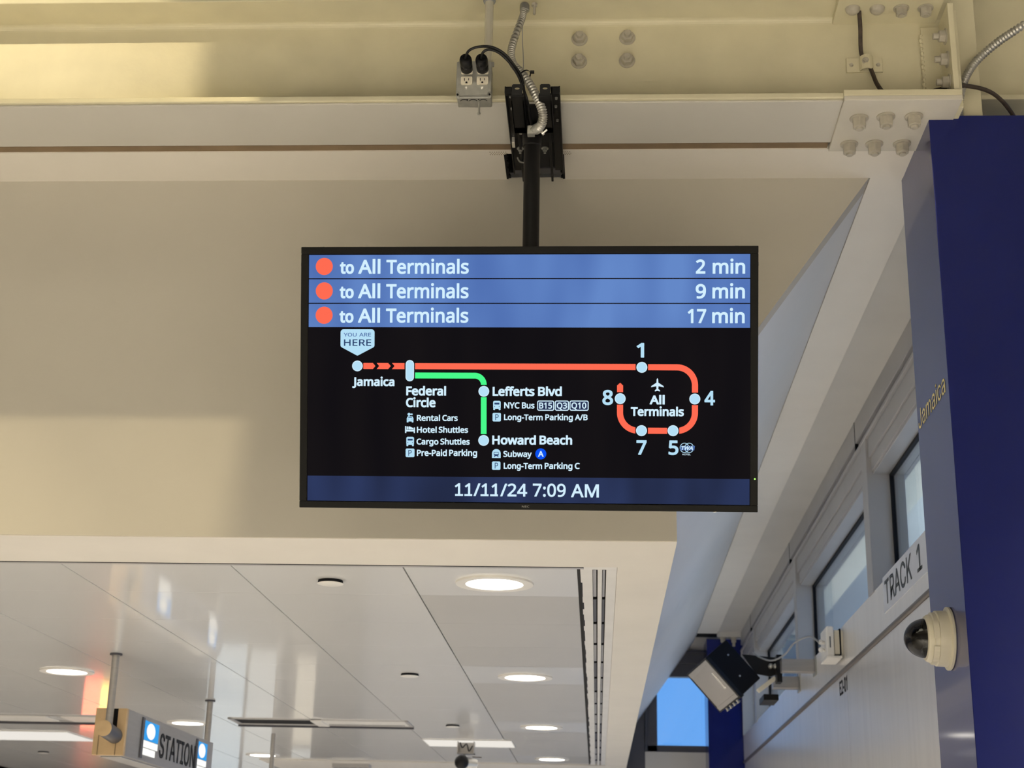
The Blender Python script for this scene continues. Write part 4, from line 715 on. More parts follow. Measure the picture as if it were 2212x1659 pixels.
power_cord(-0.2885, [(-0.283, 3.188, 3.531), (-0.268, 3.186, 3.537), (-0.245, 3.195, 3.533), (-0.22, 3.21, 3.515), (-0.200, 3.222, 3.488), (-0.189, 3.228, 3.462), (-0.177, 3.24, 3.430), (-0.172, 3.31, 3.418), (-0.170, 3.40, 3.432), (-0.168, 3.41, 3.445)], 'black power cord from the right plug, beside the pipe and running to the mount')

fc = thing('flexible_conduit', 'grey ribbed flexible conduit hanging from the beam down into the black mount', 'conduit', (-0.19, 3.29, 3.6))
flexconduit('', [(-0.194, 3.335, 3.752), (-0.1965, 3.325, 3.72), (-0.203, 3.31, 3.685), (-0.217, 3.29, 3.622), (-0.221, 3.278, 3.58), (-0.213, 3.262, 3.54), (-0.190, 3.245, 3.505), (-0.168, 3.230, 3.462), (-0.150, 3.222, 3.420), (-0.138, 3.222, 3.386), (-0.139, 3.236, 3.366), (-0.150, 3.262, 3.362)], 0.0085, '', rf=lambda t: 0.92+0.30*t).build('conduit', 'flex', fc, smooth=True, angle=80)
cn = MB().lathe([(0.011, 0), (0.013, 0.004), (0.013, 0.014), (0.0105, 0.016), (0.0105, 0.026)], (-0.1465, 3.258, 3.364), (-0.75, 0.55, -0.15), 20)
cn.box(-0.176, -0.158, 3.262, 3.282, 3.350, 3.372).build('connector', 'zinc', fc, bevel=0.001)
MB().cyl((-0.139, 3.262, 3.350), (-0.128, 3.258, 3.358), 0.0028, n=10).cyl((-0.141, 3.262, 3.349), (-0.137, 3.261, 3.352), 0.006, n=12).build('set_screw', 'silver', fc)
MB().lathe([(0.0105, 0), (0.0125, -0.004), (0.0125, -0.020), (0.0105, -0.022)], (-0.1935, 3.336, 3.760), (0,0,1), 18).build('top_fitting', 'zinc', fc, smooth=True)
MB().tube([(-0.196, 3.31, 3.69), (-0.1955, 3.31, 3.64), (-0.192, 3.30, 3.585), (-0.190, 3.28, 3.54)], 0.0011, n=6).build('thin_wire', 'greycable', fc)
MB().lathe([(0.0150, -0.002), (0.0160, -0.002), (0.0160, 0.002), (0.0150, 0.002)], (-0.1835, 3.236, 3.494), (0.5, -0.3, -0.85), 20, caps=False).box(-0.170, -0.160, 3.222, 3.228, 3.494, 3.500).build('cable_tie', 'blackp', fc)
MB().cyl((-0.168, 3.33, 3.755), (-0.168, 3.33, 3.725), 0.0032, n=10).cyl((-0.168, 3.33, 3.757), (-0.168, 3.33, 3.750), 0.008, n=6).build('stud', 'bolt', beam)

# ================================================================== MONITOR
mr, mu, mn = Vector((1.0, -0.019, -0.007)), Vector((0.001, -0.308, 0.952)), Vector((-0.018, -0.951, -0.308))
mr = (mr - mn*mr.dot(mn)).normalized(); mn.normalize(); mu = mr.cross(-mn); mu.normalize()
mb_ = -mn     # local Y runs into the back of the monitor
MW = Matrix(((mr.x, mb_.x, mu.x, -0.166), (mr.y, mb_.y, mu.y, 3.270), (mr.z, mb_.z, mu.z, 2.726), (0, 0, 0, 1)))
mon = thing('monitor', 'black flat train departure monitor hanging from the pole, showing three trains and a route map', 'monitor', mw=MW)
class LB(MB):
    # local coordinates of the monitor, millimetres in x and z
    def build(s, name, m, parent=None, **k):
        s.v = [MW @ Vector((p.x/1000, p.y/1000, p.z/1000)) for p in s.v]
        return MB.build(s, name, m, parent, **k)
OW, OH, SW, SH = 526.5, 302.5, 509.0, 286.0
fr = LB()
fr.box(-OW, OW, -1, 45, SH, OH).box(-OW, OW, -1, 45, -OH, -SH-1).box(-OW, -SW, -1, 45, -SH-1, SH).box(SW, OW, -1, 45, -SH-1, SH)
fr.build('bezel', 'bezel', mon, bevel=0.0015)
LB().box(-OW+4, OW-4, 10, 60, -OH+4, OH-4).box(-320, 320, 60, 95, -200, 190).build('back_cover', 'blackp', mon, bevel=0.004)
LB().box(-100, 100, 95, 108, -90, 110).box(-45, 45, 108, 150, 0, 110).build('pole_bracket', 'black', mon, bevel=0.003)
scr = LB().box(-SW, SW, 2.0, 8, -SH, SH).build('screen', 'scr', mon)
def flat(poly, y, name, m, parent=None):
    b = LB(); tri = tessellate_polygon([[Vector((a, c, 0)) for a, c in poly]])
    b.add([(a, y, c) for a, c in poly], [tuple(t) for t in tri]); return b.build(name, m, parent or scr)
def disc(cx, cz, r, n=40): return [(cx+r*math.cos(2*math.pi*i/n), cz+r*math.sin(2*math.pi*i/n)) for i in range(n)]
def rrect(x0, x1, z0, z1, r, n=6):
    out = []
    for cx, cz, a0 in ((x1-r, z1-r, 0), (x0+r, z1-r, 90), (x0+r, z0+r, 180), (x1-r, z0+r, 270)):
        out += [(cx+r*math.cos(math.radians(a0+90*k/n)), cz+r*math.sin(math.radians(a0+90*k/n))) for k in range(n+1)]
    return out
def multi(polys, y, name, m, parent=None):
    b = LB()
    for poly in polys:
        tri = tessellate_polygon([[Vector((a, c, 0)) for a, c in poly]])
        b.add([(a, y, c) for a, c in poly], [tuple(t) for t in tri])
    return b.build(name, m, parent or scr)
def words_(items, y, name, m, parent=None):
    b = LB()
    for (st, x0, x1, base, cap, w) in items: lettering(b, st, 'humanist', x0, x1, base, cap, w*7.5, lambda a, c: (a, y, c))
    return b.build(name, m, parent or scr)
Y1, Y2, Y3, Y4 = 1.6, 1.2, 0.8, 0.5
BARS = [(284.0, 229.6), (227.4, 172.6), (170.3, 116.2)]
ROWS = [
 [('to',-435.5,-402.4,240.0,29.1,8),('All',-392.4,-340.5,239.9,32.5,5.2),('Terminals',-326.7,-135.0,239.8,32.5,5.2),('2',385.2,406.7,239.2,32.2,5.4),('min',423.2,496.6,239.1,32.2,5.2)],
 [('to',-435.7,-402.6,183.2,29.0,8),('All',-392.5,-340.5,183.2,32.9,5.2),('Terminals',-326.8,-135.2,183.1,32.9,5.2),('9',384.9,408.3,182.7,32.8,5.4),('min',422.8,496.2,182.7,32.7,5.2)],
 [('to',-435.8,-402.7,126.5,29.0,8),('All',-392.5,-340.6,126.5,32.7,5.2),('Terminals',-326.8,-135.3,126.7,32.7,5.2),('17',367.4,409.0,126.3,32.6,5.4),('min',422.5,495.9,126.3,32.6,5.2)]]
DOTS = [(-472.2, 257.1), (-471.8, 200.3), (-471.8, 143.7)]
for (z1, z0), row, (cx, cz) in zip(BARS, ROWS, DOTS):
    bar = flat([(-508, z0), (508, z0), (508, z1), (-508, z1)], Y1, 'departure_row', 'bar', mon)
    flat(disc(cx, cz, 20.0), Y2, 'line_bullet', 'tR', bar)
    words_(row[:3], Y2, 'destination_lettering', 'tW', bar)
    words_(row[3:], Y2, 'minutes_lettering', 'tW', bar)
foot = flat([(-508, -SH), (508, -SH), (508, -227.2), (-508, -228.6)], Y1, 'clock_row', 'bar2', mon)
dt = LB()
for (st, x0, x1, base, cap, w) in (('11/11/24',-164.3,2.6,-272.2,29.3,3.6),('7:09',15.5,91.0,-271.8,29.6,3.6),('AM',103.1,166.9,-272.5,30.1,3.6)):
    lettering(dt, st, 'humanist', x0, x1, base, cap, w*7.5, lambda a, c: (a, Y2, c))
for x0, x1 in ((-163.6, -145.2), (-142.0, -124.0), (-104.8, -86.2), (-82.6, -64.6)):
    dt.add([(x0, Y2, -272.2), (x1, Y2, -272.2), (x1, Y2, -267.6), (x0, Y2, -267.6)], [(0,1,2,3)])
dt.build('clock_lettering', 'tW', foot)
# route map
mp = tag(flat([(-508, -226), (508, -226), (508, 114.5), (-508, 114.5)], Y1+0.2, 'route_map', 'scr', mon))
def arc(cx, cz, r, a0, a1, n=14): return [(cx+r*math.cos(math.radians(a0+(a1-a0)*k/n)), cz+r*math.sin(math.radians(a0+(a1-a0)*k/n))) for k in range(n+1)]
red = []
zt, zb = 33.3, 19.2
red.append([(-379.1, zt-1), (-378.1, zt), (-356.7, zt), (-350.7, 26.3), (-356.7, zb), (-378.1, zb), (-379.1, zb+1)])
red.append([(-347.8, zt), (-321, zt), (-314.9, 26.4), (-321, zb), (-347.8, zb), (-342, 26.4)])
red.append([(-312.1, zt), (-282.9, zt), (-282.9, zb), (-312.1, zb), (-306.1, 26.5)])
red.append([(-258.4, 33.3), (249.2, 33.0), (249.2, 18.9), (-258.4, 19.2)])
Rr, Ri = 48.0, 34.0
red.append([(277.5, 32.6), (343.2, 32.6)] + arc(343.2, 32.6-Rr, Rr, 90, 0) + [(391.2, -31.9), (377.2, -31.9)] + arc(343.2, 32.6-Rr, Ri, 0, 90) + [(277.5, 18.8)])
red.append([(391.2, -60.2)] + [(391.2, -78.0)] + arc(343.2, -78.1, Rr, 0, -83) + [(349.0, -111.6)] + arc(343.2, -78.1, Ri, -78, 0) + [(377.2, -60.2)])
red.append([(277.8, -112.2), (321.6, -112.2), (321.6, -126.1), (277.8, -126.1)])
red.append([(207.2, -60.2), (207.2, -78.0)] + arc(255.2, -78.1, Rr, 180, 263) + [(249.6, -111.6)] + arc(255.2, -78.1, Ri, 258, 180) + [(221.2, -60.2)])
red.append([(207.2, -31.6), (221.0, -31.6), (221.0, -16.4), (214.3, -10.1), (207.2, -16.4)])
multi(red, Y2, 'red_line', 'tR', mp)
grn = [[(-258.1, 11.5), (-119.5, 11.5)] + arc(-119.5, -16.0, 27.5, 90, 3) + [(-92.1, -16.4), (-105.4, -16.4)] + arc(-119.5, -16.0, 14.2, 2, 90) + [(-258.1, -2.0)],
       [(-105.2, -44.6), (-92.1, -44.6), (-91.7, -129.4), (-104.9, -129.4)]]
multi(grn, Y2, 'green_line', 'tG', mp)
for cx, cz in ((-392.8, 26.3), (263.5, 25.3), (383.9, -46.3), (334.9, -118.7), (263.3, -119.1), (214.5, -46.4), (-98.5, -31.1), (-98.3, -144.0)):
    st = flat(disc(cx, cz, 12.4), Y3, 'station_dot', 'tW', mp)
    flat(disc(cx, cz, 10.6), Y4, 'dot_fill', 'tD', st)
st = flat(rrect(-280.2, -260.6, -8.8, 40.3, 9.6), Y3, 'station_pill', 'tW', mp)
flat(rrect(-278.4, -262.4, -7.0, 38.5, 7.9), Y4, 'dot_fill', 'tD', st)
bdg = [(-353.2, 76.0), (-353.2, 104.2)] + arc(-360.2, 104.2, 7, 0, 90, 5)[1:] + arc(-425.7, 104.2, 7, 90, 180, 5) + [(-432.7, 76.0)] + arc(-426.5, 74.5, 6.2, 185, 235, 4) + [(-395.0, 50.9), (-393.0, 50.2), (-391.0, 50.9)] + arc(-359.4, 74.5, 6.2, -55, -5, 4)
bd = flat(bdg, Y3, 'here_badge', 'tD', mp)
words_([('YOU',-425.2,-395.2,94.4,8.3,3),('ARE',-389.0,-361.4,94.5,8.4,3)], Y4, 'badge_small_lettering', 'tB', bd)
words_([('HERE',-424.6,-360.9,72.8,15.0,2.6)], Y4, 'badge_large_lettering', 'tK', bd)
NAMES = [('Jamaica',-404.4,-306.0,-20.1,20.2,7.8),('Federal',-278.5,-185.8,-41.3,20.8,7.8),('Circle',-278.9,-210.1,-68.4,21.2,7.8),
 ('Lefferts',-78.2,18.4,-41.5,20.9,7.8),('Blvd',26.4,81.1,-41.1,20.9,7.8),('Howard',-78.5,22.2,-153.1,20.6,7.8),('Beach',30.3,105.3,-152.4,20.5,7.8),
 ('All',281.4,315.8,-59.2,20.6,7.8),('Terminals',238.7,359.3,-85.8,20.6,7.8)]
words_(NAMES, Y3, 'station_lettering', 'tW', mp)
for tn in (('1',251.5,268.6,47.7,33.5,6),('4',405.7,429.5,-60.7,32.8,6),('8',173.9,198.3,-60.8,33.9,6),('7',251.9,275.0,-174.2,33.2,6),('5',324.7,347.3,-173.9,32.9,6)):
    words_([tn], Y3, 'terminal_number', 'tD', mp)
words_([('Rental',-253.5,-199.4,-100.2,14.0,6.4),('Cars',-194.1,-158.6,-99.9,14.0,6.4),('Hotel',-253.2,-207.0,-127.4,13.8,6.4),('Shuttles',-202.6,-134.4,-127.0,13.8,6.4),
 ('Cargo',-253.8,-202.8,-154.5,13.6,6.4),('Shuttles',-198.4,-130.4,-154.1,13.6,6.4),('Pre-Paid',-252.8,-183.1,-180.8,14.3,6.4),('Parking',-178.0,-113.2,-180.2,14.3,6.4),
 ('NYC',-51.4,-15.9,-70.1,13.9,6.4),('Bus',-10.6,18.5,-70.0,13.9,6.4),('Long-Term',-51.6,37.5,-97.0,13.3,6.4),('Parking',43.2,106.6,-96.6,13.4,6.4),('A/B',111.3,140.4,-96.3,13.4,6.4),
 ('Subway',-52.7,12.7,-181.6,13.8,6.4),('Long-Term',-51.7,36.6,-208.8,13.8,6.4),('Parking',42.5,106.1,-208.1,13.7,6.4),('C',111.4,122.9,-207.8,13.8,6.4)], Y3, 'service_lettering', 'tW', mp)
# framed bus route numbers
for x0, x1, z1, z0, st, a, b_, bs in ((24.5, 63.6, -51.7, -74.9, 'B15', 29.2, 58.8, -70.0), (65.2, 97.4, -51.5, -74.7, 'Q3', 69.6, 93.1, -69.8), (98.8, 142.6, -51.3, -74.5, 'Q10', 103.1, 137.3, -69.5)):
    bx = flat(rrect(x0, x1, z0, z1, 4.2), Y3, 'bus_number_box', 'tW', mp)
    flat(rrect(x0+2.1, x1-2.1, z0+2.1, z1-2.1, 2.4), Y3-0.12, 'box_inside', 'bar2', bx)
    words_([(st, a, b_, bs, 13.7, 5)], Y4, 'box_lettering', 'tW', bx)
sb = flat(disc(33.5, -173.9, 12.6), Y3, 'subway_bullet', 'tA', mp)
words_([('A', 27.1, 40.1, -180.6, 13.2, 6)], Y4, 'bullet_lettering', 'tW', sb)
# pictograms
def parking(x0, x1, z1, z0):
    p = flat(rrect(x0, x1, z0, z1, 3), Y3, 'parking_pictogram', 'tD', mp)
    words_([('P', x0+6.4, x0+14.0, z0+3.2, 13.4, 0.8)], Y4, 'pictogram_lettering', 'tK', p)
parking(-278.9, -258.3, -163.9, -183.8); parking(-78.0, -58.7, -80.5, -100.3); parking(-78.7, -59.2, -192.1, -211.5)
def bus(x0, x1, z1, z0):
    w = x1-x0; h = z1-z0
    p = multi([rrect(x0, x1, z0+0.15*h, z1, 3.6), rrect(x0+0.02*w, x0+0.26*w, z0, z0+0.3*h, 1.4), rrect(x1-0.26*w, x1-0.02*w, z0, z0+0.3*h, 1.4)], Y3, 'bus_pictogram', 'tD', mp)
    multi([rrect(x0+0.17*w, x1-0.17*w, z0+0.60*h, z0+0.80*h, 0.8), disc(x0+0.2*w, z0+0.39*h, 0.9, 12), disc(x1-0.2*w, z0+0.39*h, 0.9, 12)], Y4, 'bus_window', 'tK', p)
bus(-277.5, -259.6, -136.9, -158.5); bus(-76.8, -59.4, -52.8, -74.3)
cx = -269.0
pc = multi([[(-276.6, -101.5), (-276.9, -94.6), (-274.6, -89.6), (-263.4, -89.6), (-261.1, -94.6), (-261.4, -101.5)], rrect(-276.8, -272.8, -103.7, -99.5, 1), rrect(-265.2, -261.2, -103.7, -99.5, 1),
            disc(-271.7, -84.9, 3.4, 20), rrect(-270.5, -263.4, -86.4, -83.4, 1.4), disc(-265.0, -84.9, 2.0, 12), rrect(-272.8, -270.6, -90.0, -86.0, .5)], Y3, 'rental_car_pictogram', 'tD', mp)
multi([rrect(-273.2, -264.8, -92.9, -91.2, .5), disc(-273.4, -96.3, 0.8, 10), disc(-264.6, -96.3, 0.8, 10)], Y4, 'car_window', 'tK', pc)
multi([rrect(-280.6, -277.6, -128.3, -112.1, 1), rrect(-260.4, -257.5, -128.3, -115.2, 1), rrect(-280.0, -258.0, -124.6, -120.2, .6), rrect(-276.6, -273.4, -119.6, -113.0, 1.2), [(-272.6, -119.4), (-272.6, -113.4), (-270.4, -112.9), (-261.2, -116.6), (-261.2, -119.4)]], Y3, 'hotel_bed_pictogram', 'tW', mp)
ps_ = flat([(-78.8, -184.2), (-58.8, -184.2), (-58.8, -172.5)] + arc(-68.8, -173.5, 10, 10, 170, 10)[1:-1] + [(-78.8, -172.5)], Y3, 'subway_pictogram', 'tD', mp)
multi([rrect(-74.6, -63.2, -178.6, -170.4, 1.6), [(-74.6, -182.2), (-72.4, -178.4), (-65.4, -178.4), (-63.2, -182.2), (-65.4, -182.2), (-67.0, -179.6), (-70.8, -179.6), (-72.4, -182.2)]], Y4, 'train_front', 'tK', ps_)
multi([rrect(-73.4, -64.4, -175.4, -171.6, .8)], Y4-.12, 'train_glass', 'tD', ps_)
flat([(299.0, 0.6), (300.6, -1.2), (301.2, -9.6), (312.9, -17.2), (313.4, -20.2), (301.6, -17.4), (301.0, -23.8), (304.9, -27.0), (304.9, -29.6), (299.0, -28.0), (293.2, -29.6), (293.2, -27.0), (297.0, -23.8), (296.4, -17.4), (284.7, -20.2), (285.2, -17.2), (296.8, -9.6), (297.4, -1.2)], Y3, 'aeroplane_pictogram', 'tW', mp)
def ring(cx, cz, rx, rz, t, n=44):
    b = LB()
    vs = [(cx+rx*math.cos(2*math.pi*i/n), Y3, cz+rz*math.sin(2*math.pi*i/n)) for i in range(n)] + [(cx+(rx-t)*math.cos(2*math.pi*i/n), Y3, cz+(rz-t)*math.sin(2*math.pi*i/n)) for i in range(n)]
    return b.add(vs, [(i, (i+1)%n, n+(i+1)%n, n+i) for i in range(n)])
lg = ring(361.0, -157.6, 10.8, 11.4, 1.5); l2 = ring(371.4, -157.6, 10.8, 11.4, 1.5); lg.add(l2.v, l2.f)
for rz in (4.2, 8.0):
    l3 = ring(366.2, -157.6, 4.8, rz, 0.6); lg.add(l3.v, l3.f)
lgo = lg.build('hotel_emblem', 'tD', mp)
flat([(350.5, -163.2), (383.0, -163.2), (384.6, -153.0), (352.0, -153.0)], Y3-0.1, 'emblem_band', 'tB', lgo)
b = LB(); lettering(b, 'TWA', 'humanist', 351.6, 380.0, -162.4, 8.8, 52, lambda a, c: (a, Y4, c), slant=0.28); b.build('emblem_lettering', 'tW', lgo)
words_([('HOTEL', 355.8, 375.0, -174.4, 3.6, 4)], Y4, 'hotel_lettering', 'tW', lgo)
b = LB(); lettering(b, 'NEC', 'humanist', -9.4, 8.0, -297.1, 4.6, 26, lambda a, c: (a, -1.3, c)); b.build('maker_lettering', 'nec', mon)
LB().cyl((519.6, -1.6, -227), (519.6, 0, -227), 1.9, n=14).build('power_light', 'led', mon)
for x, z, a, c in ((-526.8, 262, .8, 4), (526.8, 262, .8, 4), (-526.8, -258, .8, 4), (-478, 302.8, 4, .7), (478, 302.8, 4, .7), (430, -302.8, 4, .7)):
    LB().box(x-a, x+a, 3, 9, z-c, z+c).build('case_clip', 'silver', mon)

# ================================================================== BLUE COLUMN WITH STATION NAME AND CAMERA
XC = 0.823
col = thing('clad_column', 'near dark blue clad column at the right edge, lettered Jamaica', 'column', (1.0, 3.6, 0.0))
MB().box(XC, 1.16, 3.418, 3.775, 0.0, ZF-0.001).build('cladding', 'blue', col, bevel=0.0015)
b = MB(); lettering(b, 'Jamaica', 'grotesque', 3.762, 3.451, 2.757, 0.050, 14, lambda a, c: (XC-0.0007, a, c)); b.build('station_lettering', 'yellow', col)

dc = thing('security_camera', 'cream dome security camera with smoked dome on the side of the near blue column', 'camera', (XC, 3.588, 2.193))
CA = Vector((XC, 3.588, 2.193)); AX = (-1, 0, 0)
MB().lathe([(0.071, 0.0), (0.0735, 0.002), (0.0735, 0.007), (0.066, 0.010)], CA, AX, 48).build('base_flange', 'cam_ivory', dc, smooth=True)
MB().lathe([(0.0655, 0.006), (0.0645, 0.034), (0.062, 0.036)], CA, AX, 48).build('housing', 'cam_ivory', dc, smooth=True)
MB().lathe([(0.061, 0.034), (0.0605, 0.045), (0.056, 0.047), (0.055, 0.053), (0.0515, 0.058), (0.046, 0.060), (0.046, 0.052)], CA, AX, 48).build('trim_ring', 'cam_ivory', dc, smooth=True)
MB().lathe([(0.0462*math.cos(t), 0.056+0.050*math.sin(t)) for t in [math.pi/2*k/14 for k in range(14)]] + [(0.0008, 0.106)], CA, AX, 40).build('dome', 'dome', dc, smooth=True, angle=80)
MB().lathe([(0.045, 0.050), (0.044, 0.054)], CA, AX, 32).build('inner_plate', 'inkblack', dc)
MB().sphere(CA+Vector((-0.066, 0, 0)), 0.023, 20, 12).build('camera_ball', 'inkblack', dc, smooth=True, angle=80)
MB().lathe([(0.013, 0), (0.013, 0.012), (0.010, 0.014)], CA+Vector((-0.074, -0.014, -0.012)), (-0.55, -0.65, -0.5), 20).build('lens', 'blackp', dc, smooth=True)
for ang, hh in ((205, 0.010), (150, 0.008), (330, 0.01)):
    a0 = math.radians(ang); tb = MB()
    for k in range(7):
        a = a0 + math.radians(k*5.5); c1, s1 = math.cos(a), math.sin(a)
        c2, s2 = math.cos(a+math.radians(5.6)), math.sin(a+math.radians(5.6))
        y1, z1, y2, z2 = CA.y+0.0605*c1, CA.z+0.0605*s1, CA.y+0.0605*c2, CA.z+0.0605*s2
        tb.add([(XC-0.036, y1, z1), (XC-0.036, y2, z2), (XC-0.049, y2, z2), (XC-0.049, y1, z1), (XC-0.036, CA.y+0.065*c1, CA.z+0.065*s1), (XC-0.036, CA.y+0.065*c2, CA.z+0.065*s2), (XC-0.049, CA.y+0.064*c2, CA.z+0.064*s2), (XC-0.049, CA.y+0.064*c1, CA.z+0.064*s1)],
               [(0,1,2,3), (4,7,6,5), (0,4,5,1), (3,2,6,7), (0,3,7,4), (1,5,6,2)])
    tb.build('locking_tab', 'cam_ivory', dc)
for ang, r in ((183, 0.0035), (207, 0.002)):
    a = math.radians(ang); p = CA+Vector((-0.041, 0.0600*math.cos(a), 0.0600*math.sin(a))); d = Vector((0, math.cos(a), math.sin(a)))
    MB().cyl(p, p+d*0.0016, r, n=12).build('housing_screw', 'gasket', dc)

# second blue column at the far end
fcx = thing('clad_column', 'far dark blue clad column at the end of the window wall, behind the loudspeaker', 'column', (1.0, 11.45, 0.0))
MB().box(0.806, 1.13, 11.29, 11.62, 0.0, 3.440).build('cladding', 'blue', fcx, bevel=0.002)
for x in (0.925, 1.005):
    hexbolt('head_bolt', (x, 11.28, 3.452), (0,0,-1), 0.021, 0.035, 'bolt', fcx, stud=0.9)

# ================================================================== SIGNS ON THE RIGHT WALL
ts = thing('track_sign', 'white strip sign with grey track number lettering under the nearest window', 'sign', (XR, 5.2, 2.68))
MB().box(XR-0.004, XR-0.0006, 4.79, 5.606, 2.616, 2.748).build('sign_plate', 'whitevinyl', ts)
b = MB()
lettering(b, 'TRACK', 'grotesque', 5.568, 5.075, 2.639, 0.089, 20, lambda a, c: (XR-0.0048, a, c))
b.build('sign_lettering', 'inkgrey', ts)
b = MB(); lettering(b, '1', 'grotesque', 4.985, 4.905, 2.639, 0.089, 20, lambda a, c: (XR-0.0048, a, c)); b.build('track_number', 'inkgrey', ts)
wlb = MB(); lettering(wlb, 'E2-01', 'humanist', 6.786, 6.57, 2.462, 0.062, 40, lambda a, c: (XR+0.0042, a, c))
tag(wlb.build('wall_label', 'inkblack', None), 'small black door code printed on the steel panel below the junction box', 'label')

# ================================================================== LOUDSPEAKER, BRACKET ARMS, JUNCTION BOX
B0 = Vector((0.542, 7.56, 2.747))
U = Vector((0.168, 0.017, -0.187)); V = Vector((-0.079, 0.278, -0.046)); Wd = Vector((0.0905, 0.043, 0.107))
V = (V - U*V.dot(U)/U.dot(U)); Wd = Wd - U*Wd.dot(U)/U.dot(U); Wd = Wd - V*Wd.dot(V)/V.dot(V)
sp = thing('loudspeaker', 'black box loudspeaker with grey grille tilted downward on wall brackets', 'loudspeaker', B0)
MB().obox(B0+V*0.03, U, V*0.97, Wd).build('cabinet', 'gasket', sp, bevel=0.005)
rim = MB()
rim.obox(B0-Wd*0.10, U, V*0.06, Wd*0.14).obox(B0-Wd*0.10+V*0.96, U, V*0.04, Wd*0.14).obox(B0-Wd*0.10, U*0.03, V, Wd*0.14).obox(B0-Wd*0.10+U*0.97, U*0.03, V, Wd*0.14)
rim.build('rim', 'blackp', sp, bevel=0.002)
MB().obox(B0-Wd*0.085+U*0.03+V*0.06, U*0.94, V*0.90, Wd*0.10).obox(B0-Wd*0.10+U*0.03+V*0.06, U*0.09, V*0.90, Wd*0.02).obox(B0-Wd*0.10+U*0.88+V*0.06, U*0.09, V*0.90, Wd*0.02).build('grille', 'grille', sp, bevel=0.003)
MB().obox(B0-Wd*0.11+U*0.30+V*0.16, U*0.40, V*0.07, Wd*0.03).build('badge', 'silver', sp, bevel=0.001)
for a, c in ((0.25, 0.65), (0.70, 0.45)):
    p = B0+U*a+Wd*c+V*0.03; MB().cyl(p, p-V.normalized()*0.003, 0.005, n=10).build('end_screw', 'zinc', sp)
for k in range(4):
    p = B0+U*1.0+V*(0.25+0.17*k)-Wd*0.02
    MB().cyl(p, p+U.normalized()*0.012, 0.007, n=8).cyl(p+U.normalized()*0.012, p+U.normalized()*0.018, 0.010, n=10).build('side_knob', 'zinc', sp)
MB().obox(B0+U*1.0+V*0.16+Wd*0.1, U.normalized()*0.008, V*0.74, Wd*0.12).build('side_rail', 'black', sp, bevel=0.001)
yk = MB().prism([(0.72, 2.770), (0.906, 2.754), (0.910, 2.680), (0.858, 2.662), (0.786, 2.674)], (0, 7.63, 0), (1,0,0), (0,0,1), (0, 0.014, 0))
yk.box(0.882, 0.907, 7.56, 7.645, 2.626, 2.760).build('yoke', 'black', sp, bevel=0.001)
for x in (0.858, 0.881): MB().cyl((x, 7.63, 2.711), (x, 7.605, 2.711), 0.012, n=16).sphere((x, 7.605, 2.711), 0.012, 14, 8).build('clamp_knob', 'zinc', sp, smooth=True)
MB().obox((0.79, 7.63, 2.60), (0.085, 0.0, 0.064), (0, 0.06, 0), (0.014, 0, -0.014)).build('tilt_strap', 'ivory', sp, bevel=0.001)
MB().box(0.828, 0.902, 7.70, 7.92, 2.554, 2.584).build('lower_clamp', 'black', sp, bevel=0.002)
for y0, x0, lb in ((7.44, 0.892, 'nearer grey square steel arm holding the loudspeaker out from the wall'), (8.05, 0.918, 'farther grey square steel arm holding the loudspeaker out from the wall')):
    ar = thing('bracket_arm', lb, 'bracket', (XR, y0+0.036, 2.69), group='loudspeaker bracket arms')
    MB().box(x0, XR-0.006, y0, y0+0.072, 2.661, 2.722).build('arm', 'stainless', ar, bevel=0.002)
    MB().box(XR-0.006, XR, y0-0.014, y0+0.086, 2.646, 2.734).build('wall_plate', 'zinc', ar, bevel=0.001)

jb = thing('junction_box', 'white plastic junction box on the wall above the steel rail joint', 'junction box', (XR, 6.67, 2.67))
MB().box(1.020, XR, 6.60, 6.756, 2.618, 2.722).build('back_plate', 'ivory', jb, bevel=0.003)
MB().box(0.986, 1.018, 6.588, 6.768, 2.608, 2.738).build('box_body', 'white', jb, bevel=0.007, seg=3)
MB().box(0.982, 1.049, 6.582, 6.774, 2.598, 2.609).build('bottom_lip', 'white', jb, bevel=0.003)
MB().box(1.042, 1.049, 6.598, 6.758, 2.615, 2.728).build('dark_seal', 'gasket', jb)
for z in (2.642, 2.675): MB().cyl((0.986, 6.65, z), (0.960, 6.636, z), 0.008, n=10).cyl((0.970, 6.64, z), (0.965, 6.637, z), 0.012, n=8).build('cable_gland', 'white', jb, smooth=True)
MB().box(0.998, 1.003, 6.586, 6.589, 2.644, 2.692).build('print', 'inkgrey', jb)
cbl = MB().tube([(0.958, 6.635, 2.675), (0.924, 6.67, 2.704), (0.882, 6.84, 2.704), (0.870, 7.14, 2.695), (0.84, 7.40, 2.706), (0.80, 7.56, 2.745), (0.775, 7.63, 2.778)], 0.0042, n=8)
tag(cbl.build('speaker_cable', 'greycable', None, smooth=True), 'thin grey cable sagging from the junction box to the loudspeaker', 'cable')

